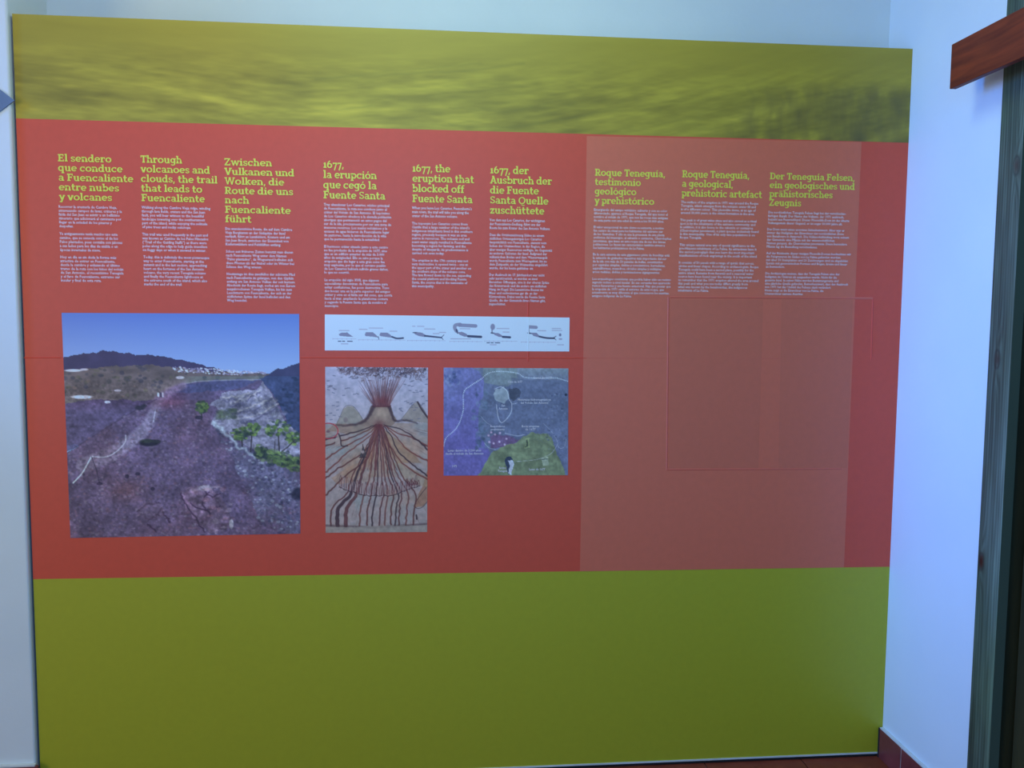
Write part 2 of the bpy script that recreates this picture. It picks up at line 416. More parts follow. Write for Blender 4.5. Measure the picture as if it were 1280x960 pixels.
# the ridge and crater rim
ridge = [(385, 375), (430, 350), (480, 322), (540, 310), (640, 303), (740, 303), (815, 300), (860, 350), (900, 420), (930, 480), (975, 560), (975, 935), (25, 935), (25, 590), (120, 530), (240, 455), (330, 405)]
rm = c.polymask(ridge); c.poly(ridge, (80, 66, 100))
plateau = [(385, 375), (480, 322), (640, 303), (815, 300), (700, 340), (560, 350), (440, 356)]
c.poly(plateau, (66, 64, 104), 0.9)
c.line([(480, 320), (560, 306), (700, 301), (815, 299)], 4, (128, 122, 150), 0.7)
cl = [(660, 352), (730, 340), (800, 345), (820, 305), (850, 345), (880, 400), (915, 470), (975, 530), (975, 620), (880, 610), (770, 580), (700, 530), (610, 480), (620, 440), (660, 430), (600, 400), (640, 375)]
cm = c.polymask(cl)
c.poly(cl, (112, 104, 134), 0.95); c.mul(1 + cm * (c.noise(26, 15, 4, 1.5, 0.7) - 0.5) * 0.8)
for a_, b_ in [((660, 370), (770, 350)), ((690, 395), (810, 340)), ((720, 425), (860, 370)), ((740, 460), (880, 400))]:
    c.curve([a_, ((a_[0] + b_[0]) / 2, (a_[1] + b_[1]) / 2 + 8), b_], 6, (160, 146, 160), 0.6, wob=3, soft=4)
    c.curve([(a_[0], a_[1] + 14), ((a_[0] + b_[0]) / 2, (a_[1] + b_[1]) / 2 + 22), (b_[0], b_[1] + 14)], 5, (66, 60, 92), 0.7, wob=4, soft=4)
for k in range(60): c.blob(c.rs.uniform(700, 910), c.rs.uniform(360, 520), c.rs.uniform(5, 16), c.rs.uniform(4, 9), [(66, 62, 92), (140, 130, 152), (92, 86, 116)][k % 3], 0.55)
c.scatter(900, cm & (c.Y > 420), 9, 6, [(70, 66, 96), (134, 128, 156), (86, 80, 110)], 0.5, 22)
# path along the crest
c.curve([(500, 322), (440, 350), (395, 385), (378, 430), (345, 490), (290, 540), (190, 600), (90, 640)], 26, (112, 100, 134), 0.85, 60, soft=12)
c.curve([(25, 590), (120, 532), (240, 458), (330, 408), (390, 378)], 4, (48, 40, 64), 0.7, soft=4)
c.mul(1 + rm * (c.noise(40, 51, 5) - 0.5) * 0.42 * np.clip((c.Y - 330) / 200, 0.3, 1))
red = np.clip(c.noise(160, 52, 3) - 0.46, 0, 1) * 3 * rm * (c.Y > 380) * (~cm)
c.mix(np.clip(red, 0, 1) * 0.35, (96, 66, 88))
c.mix(np.exp(-((c.X - 255) / 75) ** 2 - ((c.Y - 745) / 45) ** 2) * 0.4, (112, 70, 78))
c.mix(np.exp(-((c.X - 440) / 60) ** 2 - ((c.Y - 395) / 22) ** 2) * 0.5, (98, 60, 80))
c.scatter(5200, rm & (c.Y > 400) & ~cm, 5, 3.4, [(58, 48, 74), (112, 98, 128), (96, 70, 92), (70, 58, 84)], 0.45, 33)
# grey scree on the right flank
scree = [(610, 470), (700, 540), (800, 600), (975, 690), (975, 935), (830, 935), (770, 800), (700, 640), (640, 540)]
scm = c.polymask(scree); c.poly(scree, (88, 86, 120), 1.0, np.clip((c.noise(90, 151, 4) - 0.38) * 3, 0, 1) * 0.6)
c.scatter(4200, scm, 6, 4, [(60, 58, 90), (138, 136, 166), (84, 80, 112), (50, 46, 76)], 0.55, 35)
c.curve([(615, 475), (650, 500), (690, 535), (730, 580), (790, 620)], 16, (158, 160, 188), 0.7, 7, wob=4, soft=8)
# boulders
bo = [(480, 760), (520, 735), (580, 725), (640, 770), (680, 840), (690, 905), (600, 925), (540, 880), (500, 820)]
bm_ = c.polymask(bo); c.poly(bo, (100, 78, 106), 0.55); c.mul(1 + bm_ * (c.noise(30, 61, 4) - .5) * 1.1)
for ps in [[(478, 762), (500, 810), (540, 870), (575, 922)], [(560, 738), (600, 770), (640, 765)], [(520, 800), (570, 830), (640, 815)], [(590, 760), (570, 800), (600, 850)], [(300, 830), (340, 805), (390, 800)], [(335, 862), (380, 850), (400, 820)], [(405, 838), (420, 865), (430, 880)], [(340, 880), (372, 912)]]:
    c.curve(ps, 6, (46, 32, 56), 0.8, wob=3, soft=4)
c.poly([(300, 820), (340, 790), (400, 800), (410, 850), (340, 870), (305, 850)], (100, 80, 110), 0.35)
c.blob(580, 740, 30, 12, (160, 150, 180), 0.5); c.blob(686, 890, 9, 20, (178, 170, 196), 0.6)
for k in range(26): c.blob(c.rs.uniform(480, 690), c.rs.uniform(735, 925), c.rs.uniform(6, 22), c.rs.uniform(4, 12), [(128, 92, 116), (74, 52, 78), (140, 120, 150)][k % 3], 0.4)
# rope fence and posts
c.curve([(44, 712), (80, 675), (105, 635), (122, 606)], 5, (182, 176, 208), 0.9, soft=2)
c.curve([(122, 606), (180, 608), (225, 585), (258, 550), (262, 522)], 4, (160, 154, 188), 0.8, soft=2)
c.line([(122, 606), (140, 660), (150, 712)], 4, (54, 44, 68), 0.8); c.line([(375, 468), (385, 420)], 4, (150, 146, 180), 0.7)
c.blob(150, 716, 12, 7, (40, 30, 52), 0.8)
# shrubs, pines, walkers
c.blob(355, 553, 40, 14, (26, 24, 40), 0.95); c.blob(385, 548, 18, 8, (34, 34, 44), 0.9); c.blob(345, 545, 26, 9, (44, 50, 46), 0.6)
c.blob(322, 412, 20, 9, (38, 36, 52), 0.9); c.blob(340, 404, 12, 7, (44, 42, 60), 0.9)
c.blob(968, 770, 30, 26, (34, 32, 52), 0.9); c.blob(262, 688, 8, 9, (34, 28, 48), .8); c.blob(305, 678, 10, 7, (34, 28, 48), .8); c.blob(365, 740, 9, 8, (34, 28, 48), .8)
for x, cc in [(398, (206, 206, 228)), (408, (52, 50, 80)), (416, (180, 176, 208))]:
    c.line([(x, 354), (x, 366)], 6, cc, 0.9)
def pine(x, y, h, r, seed, lean=0):
    rs = np.random.RandomState(seed)
    c.line([(x, y), (x + lean * 0.5, y - h * 0.5), (x + lean, y - h)], 6, (48, 42, 52), 0.95)
    for k in range(46):
        a = rs.uniform(0, 6.28); q = rs.uniform(0, 1) ** 0.6
        cx_ = x + lean + math.cos(a) * r * q; cy_ = y - h + math.sin(a) * r * 0.75 * q
        g = [(78, 94, 56), (52, 64, 50), (96, 112, 66), (38, 46, 50)][k % 4]
        c.blob(cx_, cy_, rs.uniform(5, 12), rs.uniform(4, 8), g, 0.75)
pine(571, 460, 50, 30, 1); c.blob(560, 452, 16, 8, (36, 30, 48), 0.8)
pine(736, 570, 48, 40, 2, -4); pine(770, 592, 90, 34, 3, 8); pine(890, 610, 108, 50, 4, -6); pine(950, 560, 20, 34, 5, 0)
c.line([(890, 600), (925, 575), (955, 545)], 6, (48, 42, 52), 0.9); c.line([(868, 605), (872, 545)], 4, (48, 42, 52), 0.8)
for k in range(240):
    x = c.rs.uniform(790, 975); y = 590 + (x - 790) * 0.33 + c.rs.normal(0, 14)
    c.blob(x, y, c.rs.uniform(6, 13), c.rs.uniform(4, 9), [(72, 86, 58), (48, 58, 50), (94, 108, 70), (30, 36, 46)][k % 4], 0.6)
for k in range(60):
    c.blob(660 + c.rs.uniform(-25, 50), 440 + c.rs.uniform(-22, 20), 10, 6, [(76, 82, 70), (56, 60, 66)][k % 2], 0.4)
tex = c.noise(9, 123, 3) - 0.5
c.mul(1 + tex * 0.55 * np.clip((c.Y - 270) / 60, 0, 1) * ~((c.Y < 280)))
c.mul(1 + (c.noise(70, 124, 4) - 0.5) * 0.40 * np.clip((c.Y - 280) / 80, 0, 1))
_k = (np.clip((c.Y - 370) / 60, 0, 1) + np.clip((c.X - 480) / 60, 0, 1) * (c.Y > 285)).clip(0, 1)[..., None]
c.C = c.C * (np.array([1.04, 1.26, 1.24]) * _k + np.array([1.02, 1.09, 1.10]) * (1 - _k)) * (1 + 0.06 * np.clip((c.Y - 300) / 300, 0, 1))[..., None]
q = [pt(77, 391), pt(374, 392.5), pt(375.5, 667), pt(88, 672.5)]
ph = to_panel(c.build('landscape_photograph', [(p[0], p[2]) for p in q], -0.0002, M_INK, None))
tag(ph, 'colour photograph of a dark volcanic ridge with a white village behind')

# --- the old drawing of the eruption
c = Canvas(236, 384, 30, 38, 588, 945, (150, 152, 156))
t = np.clip((c.Y - 38) / 300, 0, 1)
c.C = np.array([150, 168, 206.]) * (1 - t)[..., None] + np.array([150, 160, 178.]) * t[..., None]
c.mul(1 + (c.noise(60, 5, 4) - 0.5) * 0.10)
c.set_warp(30, 5)
ground = [(30, 345), (588, 340), (588, 945), (30, 945)]
gm = c.polymask(ground); c.poly(ground, (142, 144, 148))
c.mix(gm * np.clip(c.noise(120, 3, 3) - 0.42, 0, 1) * 2.2, (148, 132, 112))
c.mix(gm * np.clip(c.noise(90, 8, 3) - 0.5, 0, 1) * 2.4, (124, 146, 152))
SEP = (88, 46, 44); DRK = (54, 38, 48)
def hillp(pts, col): 
    c.poly(pts, col); c.curve(pts[:-1], 3, (84, 80, 84), 0.6)
hillp([(92, 345), (110, 305), (130, 260), (150, 246), (180, 250), (210, 285), (240, 335), (245, 345)], (134, 142, 136))
hillp([(435, 330), (470, 285), (505, 240), (530, 224), (560, 260), (588, 305), (588, 342)], (132, 136, 134))
c.curve([(532, 226), (552, 262), (588, 312)], 9, DRK, 0.85, soft=4)
c.poly([(588, 600), (560, 690), (520, 780), (520, 808), (560, 805), (588, 770)], (142, 112, 88), 0.85)
c.curve([(588, 690), (545, 745), (520, 790), (530, 812), (560, 806), (588, 775)], 4, DRK, 0.7)
c.poly([(430, 550), (588, 640), (588, 700), (470, 660), (400, 560)], (138, 130, 98), 0.5)
c.poly([(60, 640), (200, 560), (300, 520), (200, 660), (90, 680)], (150, 124, 96), 0.55)
c.poly([(350, 380), (470, 470), (560, 560), (420, 560), (340, 460)], (146, 120, 84), 0.55)
c.poly([(280, 420), (380, 420), (420, 640), (260, 640)], (150, 118, 84), 0.35)
c.poly([(90, 345), (300, 350), (330, 380), (150, 405), (40, 380)], (132, 112, 84), 0.5)
# central cone
cone = [(275, 250), (385, 250), (400, 300), (420, 330), (380, 360), (240, 360), (200, 345), (255, 310)]
c.poly(cone, (128, 118, 106))
c.curve([(290, 252), (272, 290), (235, 335), (150, 356), (92, 352)], 22, DRK, 0.75, 6, wob=1, soft=10)
c.curve([(375, 252), (390, 290), (410, 328), (470, 326), (530, 342)], 18, DRK, 0.75, 5, wob=1, soft=8)
c.blob(335, 290, 34, 32, (158, 150, 132), 0.7, 0.9)
c.line([(290, 248), (380, 248)], 12, (78, 32, 40), 0.85, soft=6)
# fire plume
rs = np.random.RandomState(11)
for k in range(120):
    u = rs.uniform(-1, 1); xb = 335 + u * 44; xt_ = 335 + u * rs.uniform(80, 145); yt = rs.uniform(60, 175)
    c.curve([(xb, 246), ((xb + xt_) / 2 - u * 14, (246 + yt) / 2 + 18), (xt_, yt)], 3.6, [(88, 52, 60), (110, 72, 74), (72, 44, 60), (126, 92, 92)][k % 4], 0.62, 1.6, soft=2.4)
c.mix(np.exp(-((c.X - 335) / 40) ** 2 - ((c.Y - 222) / 26) ** 2) * 0.65, (112, 46, 48))
for k in range(420):
    x = rs.uniform(90, 575); y = 38 + abs(rs.normal(0, 1)) * 26
    if y > 120: continue
    x1 = x + rs.uniform(-14, 14)
    c.curve([(x, y), (x + 6, y + rs.uniform(-10, 8)), (x1, y + rs.uniform(-4, 14))], 4, [(52, 44, 62), (78, 62, 72), (98, 78, 80), (112, 106, 126)][k % 4], 0.6, soft=3)
for k in range(90):                                     # flying stones
    x = rs.uniform(34, 585); y = rs.uniform(85, 335)
    if 215 < x < 450 and y < 250: continue
    if y > 235 and (110 < x < 430): continue
    c.line([(x - 6, y + rs.uniform(-3, 3)), (x + 6, y + rs.uniform(-3, 3))], 5, (92, 100, 128), 0.75, soft=3)
# rivers of lava
def lavas(pts, w=7, col=SEP, a=0.85, w2=None): c.curve(pts, w, col, a, w2, wob=1.6, soft=3)
apex = (322, 345)
for pts in [[(305, 350), (240, 375), (150, 402), (30, 432)], [(305, 352), (250, 385), (160, 425), (95, 445), (30, 468)], [(308, 356), (255, 405), (160, 455), (80, 505), (30, 540)],
            [(310, 362), (250, 430), (150, 500), (90, 560), (30, 610)], [(315, 372), (285, 450), (200, 530), (100, 590), (30, 645)], [(318, 380), (290, 470), (250, 545), (150, 620), (80, 690), (30, 738)],
            [(350, 352), (420, 395), (500, 420), (588, 468)], [(352, 355), (410, 410), (470, 480), (530, 520), (588, 548)], [(348, 360), (390, 420), (430, 500), (520, 580), (588, 632)], [(345, 352), (450, 380), (540, 440), (588, 490)],
            [(345, 366), (380, 460), (430, 540), (500, 600), (588, 650)]]:
    lavas(pts, 5, [SEP, DRK, (110, 54, 48)][rs.randint(3)], 0.85, 9)
for k, xb in enumerate([60, 95, 140, 215, 255, 285, 325, 352, 385, 410, 430, 470, 510]):
    xm = 322 + (xb - 300) * 0.62; xm2 = 322 + (xb - 300) * (0.95 if xb > 200 else 0.75)
    lavas([(322 + (xb - 300) * 0.05, 352), (322 + (xb - 300) * 0.2, 430), (322 + (xb - 300) * 0.42, 540), (xm, 640), (xm2, 730), (xb + 6, 810), (xb, 905)], 5, [SEP, DRK, (88, 50, 54), (104, 62, 58)][k % 4], 0.85, 9 if k not in (1, 2) else 22)
for k in range(16):
    x = rs.uniform(-1, 1); lavas([(325 + x * 14, 352), (325 + x * 50, 430), (325 + x * 80 + rs.uniform(-8, 8), 520), (325 + x * 110, 600)], 4, [(128, 76, 62), SEP, (110, 60, 66)][k % 3], 0.6, 5)
c.mix(np.exp(-((c.X - 322) / 28) ** 2 - ((c.Y - 352) / 26) ** 2) * 0.6, (96, 38, 44))
# forest edge, trees and foot line
c.curve([(105, 690), (160, 715), (230, 735), (310, 742), (400, 738), (470, 712), (545, 685)], 5, DRK, 0.8, wob=2)
for k in range(46):
    x = 110 + k * 9.2; yb = 742 - ((x - 320) / 220) ** 2 * 50
    c.curve([(x - 6, yb), (x - 3, yb - 40 - rs.uniform(0, 30)), (x + 4, yb - 50 - rs.uniform(0, 24)), (x + 7, yb - 8)], 2.6, [(74, 48, 62), (108, 52, 56), (150, 150, 158)][k % 3], 0.75, soft=2)
for k in range(10): c.curve([(470 + k * 7, 690 - k), (476 + k * 7, 655 + (k % 3) * 6), (484 + k * 7, 684)], 3, (90, 40, 50), 0.8, soft=2)
c.poly([(232, 455), (252, 525), (215, 530)], (60, 62, 66), 0.85); c.line([(233, 458), (233, 532)], 3, DRK); c.line([(214, 530), (250, 528)], 5, DRK, .9); c.blob(232, 500, 9, 9, (176, 170, 168), .7)
c.poly([(95, 402), (108, 400), (118, 468), (78, 468)], (150, 146, 140), 0.9); c.curve([(102, 400), (112, 430), (118, 466), (150, 466)], 7, DRK, 0.85, soft=3)
for k in range(40):
    a = 2 * math.pi * k / 40
    c.line([(46 + 52 * math.cos(a), 385 + 42 * math.sin(a)), (46 + 52 * math.cos(a + 0.17), 385 + 42 * math.sin(a + 0.17))], 5, (168, 36, 62), 0.9, soft=2)
c.blob(45, 388, 10, 7, (92, 60, 80), .7)
c.line([(30, 905), (300, 918), (588, 900)], 12, (70, 56, 62), 0.6, soft=8); c.poly([(30, 915), (588, 905), (588, 945), (30, 945)], (130, 136, 132), 0.8)
c.line([(528, 850), (530, 872)], 9, DRK, .9); c.blob(140, 325, 12, 14, (110, 104, 110), .6)
c.mul(1 + (c.noise(18, 81, 3) - 0.5) * 0.22)
c.grade(0.78); c.C = np.clip(c.C * np.array([0.97, 1.0, 1.07]), 0, 255)
rs = np.random.RandomState(21)
for k in range(150):
    x = rs.uniform(34, 585); y = rs.uniform(360, 900)
    u = (x - 322) / max(60, (y - 330)); c.line([(x, y), (x + u * 26, y + 24)], 2, [(96, 70, 72), (120, 92, 84), (78, 60, 72)][k % 3], 0.4, soft=2.5)
q = [pt(406.5, 458.5), pt(535, 459.5), pt(534, 665), pt(407, 666)]
dr = to_panel(c.build('volcano_drawing', [(p[0], p[2]) for p in q], -0.0002, M_INK, None))
tag(dr, 'old sepia drawing of an erupting cone with streams of lava')

# --- the satellite map
c = Canvas(240, 206, 90, 57, 1030, 865, (92, 106, 140))
c.set_warp(60, 16)
c.mul(1 + (c.noise(120, 2, 5) - 0.5) * 0.35)
c.mix(np.clip((c.X - 200) / 500, 0, 1) * np.clip(1 - (c.Y - 57) / 130, 0, 1) * 0.6, (132, 152, 160))
c.poly([(380, 57), (640, 57), (660, 160), (560, 200), (400, 170)], (118, 140, 138), 0.5)
vio = [(90, 57), (300, 57), (400, 120), (390, 240), (345, 400), (350, 560), (420, 660), (440, 700), (340, 865), (90, 865)]
vm = c.polymask(vio); c.poly(vio, (100, 106, 168), 0.75); c.mul(1 + vm * (c.noise(20, 5, 3, .4, 2) - 0.5) * 0.16)
c.mix(vm * np.clip((c.Y - 150) / 500, 0, 1) * 0.6, (92, 86, 160)); c.mix(vm * np.clip(1 - (c.X - 90) / 160, 0, 1) * np.clip(1 - (c.Y - 57) / 380, 0, 1) * 0.5, (120, 140, 190))
for k in range(26): c.blob(c.rs.uniform(92, 210), c.rs.uniform(60, 190), c.rs.uniform(6, 18), c.rs.uniform(5, 22), [(58, 74, 120), (120, 140, 178), (70, 80, 140)][k % 3], 0.5)
for k in range(60):
    y = c.rs.uniform(230, 660); x = 372 + c.rs.uniform(-40, 60) - 30 * math.exp(-((y - 420) / 90) ** 2)
    c.blob(x, y, c.rs.uniform(5, 22), c.rs.uniform(4, 26), [(60, 78, 104), (82, 106, 130), (96, 118, 150)][k % 3], 0.45)
c.poly([(600, 130), (1030, 150), (1030, 500), (880, 520), (700, 480), (600, 330)], (86, 100, 132), 0.6)
for k in range(60): c.line([(c.rs.uniform(600, 1000), c.rs.uniform(150, 500))] * 1 + [(c.rs.uniform(600, 1000), c.rs.uniform(150, 500))], 2, (104, 116, 148), 0.12)
c.poly([(480, 215), (545, 200), (575, 235), (580, 290), (545, 320), (480, 300), (455, 260)], (134, 154, 172), 0.9)
c.poly([(580, 220), (640, 205), (672, 225), (660, 275), (610, 310), (585, 290)], (58, 66, 86), 0.85)
red_ = [(430, 570), (470, 540), (560, 560), (660, 590), (600, 640), (520, 650), (450, 660)]
c.poly(red_, (98, 76, 120), 0.75)
gr = [(345, 865), (400, 770), (450, 700), (520, 650), (640, 610), (690, 565), (760, 545), (860, 548), (900, 580), (930, 680), (980, 760), (1010, 865)]
gmk = c.polymask(gr); c.poly(gr, (106, 126, 98), 0.9); c.mul(1 + gmk * (c.noise(40, 9, 4) - 0.5) * 0.38)
c.poly([(700, 590), (735, 575), (740, 660), (700, 655)], (136, 160, 120), .7); c.poly([(705, 600), (722, 590), (722, 650), (706, 648)], (56, 70, 64), .85)
c.poly([(820, 740), (885, 725), (890, 780), (840, 790)], (150, 172, 160), .85); c.line([(830, 745), (870, 740)], 8, (60, 74, 80), .8)
c.poly([(545, 760), (570, 715), (595, 710), (610, 760), (600, 840), (575, 860), (560, 800)], (44, 56, 84), 0.95)
c.poly([(575, 750), (600, 740), (618, 780), (598, 862), (575, 850), (585, 800)], (176, 194, 222), 0.9)
LW = (196, 212, 236)
rs = np.random.RandomState(8)
for k in range(70):
    a_ = rs.uniform(0, 6.28); x = rs.uniform(350, 1000); y = rs.uniform(110, 640)
    c.curve([(x, y), (x + 30 * math.cos(a_), y + 30 * math.sin(a_)), (x + 50 * math.cos(a_ + .6), y + 50 * math.sin(a_ + .6))], 2.5, [(120, 138, 170), (70, 86, 120), (138, 156, 180)][k % 3], 0.28, soft=4)
def dotted(pts, w, step=12, r=4):
    P_ = np.array(pts, float); out = []
    for i in range(len(P_) - 1):
        p0 = P_[max(0, i - 1)]; p1 = P_[i]; p2 = P_[i + 1]; p3 = P_[min(len(P_) - 1, i + 2)]
        for t in np.linspace(0, 1, 40)[:-1]:
            out.append(0.5 * ((2 * p1) + (-p0 + p2) * t + (2 * p0 - 5 * p1 + 4 * p2 - p3) * t * t + (-p0 + 3 * p1 - 3 * p2 + p3) * t ** 3))
    last = out[0]; c.blob(*last, r, r, LW, .9)
    for q_ in out:
        if np.hypot(*(q_ - last)) > step: c.blob(q_[0], q_[1], r, r, LW, 0.9); last = q_
dotted([(92, 640), (110, 580), (190, 500), (235, 380), (240, 240), (300, 185), (370, 140), (430, 95), (520, 82), (640, 95), (700, 125), (820, 132), (940, 130), (1028, 155)], 5)
c.curve([(470, 215), (520, 198), (565, 230), (580, 290), (602, 330), (590, 400), (530, 465), (500, 430), (485, 330)], 4, LW, 0.75)
c.curve([(602, 328), (640, 318)], 3, LW, 0.7)
c.curve([(370, 420), (410, 465), (440, 480)], 3, LW, 0.5); c.curve([(550, 545), (640, 565), (700, 555)], 4, LW, 0.55)
c.curve([(395, 620), (430, 655), (480, 670)], 4, LW, 0.5); c.curve([(610, 762), (700, 755), (800, 742), (900, 700), (950, 630)], 3, LW, 0.6)
c.curve([(840, 470), (900, 530), (945, 600), (960, 655), (1000, 650), (1015, 590)], 3, LW, 0.45)
for x, y in [(427, 562), (475, 555), (512, 545), (562, 588), (432, 612), (465, 622), (508, 610), (548, 632), (447, 540)]: c.blob(x, y, 9, 9, (160, 146, 186), 0.9); c.blob(x, y, 4, 4, (196, 190, 216), 0.8)
for k in range(50): c.blob(c.rs.uniform(860, 1025), c.rs.uniform(240, 700), c.rs.uniform(3, 9), c.rs.uniform(3, 8), [(130, 146, 176), (52, 62, 96), (110, 128, 150)][k % 3], 0.5)
c.blob(1012, 255, 10, 10, (24, 32, 54), .9)
c.mul(1 + (c.noise(16, 201, 3) - 0.5) * 0.30)
c.mul(1 + (c.noise(60, 203, 3) - 0.5) * 0.22)
c.C *= np.array([0.98, 1.05, 1.10])
q = [pt(554.5, 459.5), pt(710.5, 460.5), pt(710, 594), pt(554.5, 594.5)]
mp_ = to_panel(c.build('satellite_map', [(p[0], p[2]) for p in q], -0.0002, M_INK, None))
tag(mp_, 'satellite view with violet and green tinted areas and white place names')

# --- the strip of section diagrams (crop frame: 45..1230 x 52..232)
c = Canvas(760, 116, 42, 52, 1228, 230, (168, 206, 250))
G1 = (112, 126, 168); G2 = (52, 62, 98); G3 = (132, 148, 190)
def sect(x, y, s=1.0, col=G1):
    c.poly([(x, y), (x + 10 * s, y - 10 * s), (x + 48 * s, y - 8 * s), (x + 60 * s, y + 10 * s), (x + 50 * s, y + 12 * s), (x + 8 * s, y + 8 * s)], col, 0.95)
for (x0, x1, y) in [(80, 190, 172), (202, 425, 176), (436, 620, 178), (640, 800, 181), (810, 970, 178), (990, 1160, 182)]:
    c.line([(x0, y), (x1, y)], 2, G3, 0.7)
    for k in range(int((x1 - x0) / 22)): c.line([(x0 + k * 22, y - 2), (x0 + k * 22, y + 4)], 1.6, G3, 0.7)
c.poly([(108, 150), (118, 142), (148, 140), (160, 150), (178, 162), (150, 161), (112, 157)], G1)
c.poly([(232, 150), (236, 138), (270, 138), (284, 150), (300, 165), (268, 160), (234, 157)], G1)
c.poly([(302, 152), (306, 139), (340, 140), (354, 150), (368, 166), (340, 162), (306, 157)], G1)
c.line([(296, 160), (299, 173)], 3, G2); c.curve([(362, 160), (385, 168), (415, 166)], 8, G2, .95)
c.poly([(462, 137), (475, 134), (505, 138), (525, 150), (520, 160), (490, 155), (472, 146)], G1); c.line([(462, 138), (478, 138)], 4, G2)
c.curve([(520, 154), (560, 158), (600, 162)], 9, G2, .95, 7); c.line([(600, 161), (612, 148)], 3, G2); c.line([(598, 160), (608, 172)], 3, G2)
c.curve([(672, 128), (664, 112), (668, 98), (690, 94)], 17, G1, .9); c.line([(688, 98), (765, 101)], 18, G1, .9); c.line([(672, 122), (678, 138)], 7, G2)
c.poly([(676, 134), (700, 132), (722, 142), (732, 156), (712, 157), (690, 148)], G1); c.line([(730, 154), (792, 157)], 12, G2, .95)
c.blob(849, 105, 11, 16, G1, .95, .3); c.line([(846, 116), (846, 136)], 6, G1); c.line([(842, 136), (858, 138)], 6, G2)
c.poly([(852, 136), (876, 136), (895, 148), (900, 158), (880, 156), (858, 146)], G1); c.line([(900, 156), (934, 158)], 11, G2, .95)
c.line([(1026, 98), (1026, 132)], 7, G1); c.line([(1030, 103), (1062, 105)], 17, G1, .9); c.line([(1022, 135), (1042, 137)], 6, G2)
c.poly([(1036, 134), (1066, 134), (1080, 150), (1076, 157), (1050, 150)], G1); c.curve([(1080, 153), (1115, 160), (1152, 161)], 9, G2, .95)
c.line([(1150, 158), (1162, 150)], 3, G2); c.line([(1150, 160), (1162, 170)], 3, G2); c.blob(1182, 143, 6, 8, (88, 104, 150), .9); c.blob(1184, 165, 9, 5, G3, .9)
rs = np.random.RandomState(4)
for (x, y, w_) in [(110, 131, 42), (206, 124, 32), (252, 117, 62), (352, 132, 34), (484, 106, 32), (518, 119, 52), (460, 106, 12), (590, 136, 30), (690, 116, 48), (870, 113, 52), (900, 131, 30), (1070, 122, 42), (1142, 110, 44), (1142, 120, 44), (112, 192, 0), (120, 197, 34), (838, 197, 32), (1170, 195, 26), (645, 168, 90), (560, 142, 26)]:
    x_ = x
    while x_ < x + w_:
        l_ = rs.uniform(3, 8); c.line([(x_, y), (x_ + l_, y)], 4.5, G3, 0.75, soft=2); x_ += l_ + 3
for x, w_ in [(106, 12), (126, 10), (150, 22), (822, 12), (842, 10), (862, 22)]: c.line([(x, 184 if x < 500 else 187), (x + w_, 184 if x < 500 else 187)], 4.5, G2, .9)
q = [pt(406, 393), pt(712, 397), pt(711.5, 439.3), pt(406, 438)]
ds = to_panel(c.build('diagram_strip', [(p[0], p[2]) for p in q], -0.0002, M_INK, None))
tag(ds, 'white strip with six small grey section diagrams')

# ------------------------------------------------------------------ slab-serif lettering, drawn stroke by stroke
XH, CH, AH, DH, SW, TH = 0.53, 0.75, 0.79, -0.22, 0.155, 0.115
class G:
    def __init__(s): s.q = []; s.adv = 0.6
    def r(s, x0, x1, y0, y1): s.q.append([(x0, y0), (x1, y0), (x1, y1), (x0, y1)])
    def v(s, x, y0, y1, w=SW): s.r(x - w / 2, x + w / 2, y0, y1)
    def h(s, x0, x1, y, t=TH): s.r(x0, x1, y, y + t)
    def l(s, a, b, w=SW):
        dx, dy = b[0] - a[0], b[1] - a[1]; n = math.hypot(dx, dy); px, py = -dy / n * w / 2, dx / n * w / 2
        s.q.append([(a[0] - px, a[1] - py), (b[0] - px, b[1] - py), (b[0] + px, b[1] + py), (a[0] + px, a[1] + py)])
    def a(s, cx, cy, rx, ry, a0, a1, w=0.145, wy=0.105):
        n = max(3, int(abs(a1 - a0) / 24)); P_ = []
        for i in range(n + 1):
            t = math.radians(a0 + (a1 - a0) * i / n); cc, ss = math.cos(t), math.sin(t)
            P_.append(((cx + (rx + w / 2) * cc, cy + (ry + wy / 2) * ss), (cx + (rx - w / 2) * cc, cy + (ry - wy / 2) * ss)))
        for i in range(n): s.q.append([P_[i][0], P_[i + 1][0], P_[i + 1][1], P_[i][1]])
def acute(g, x, y): g.l((x - 0.05, y), (x + 0.07, y + 0.14), 0.09)
def dia(g, x, y): g.r(x - 0.15, x - 0.04, y, y + 0.11); g.r(x + 0.04, x + 0.15, y, y + 0.11)
GL = {}
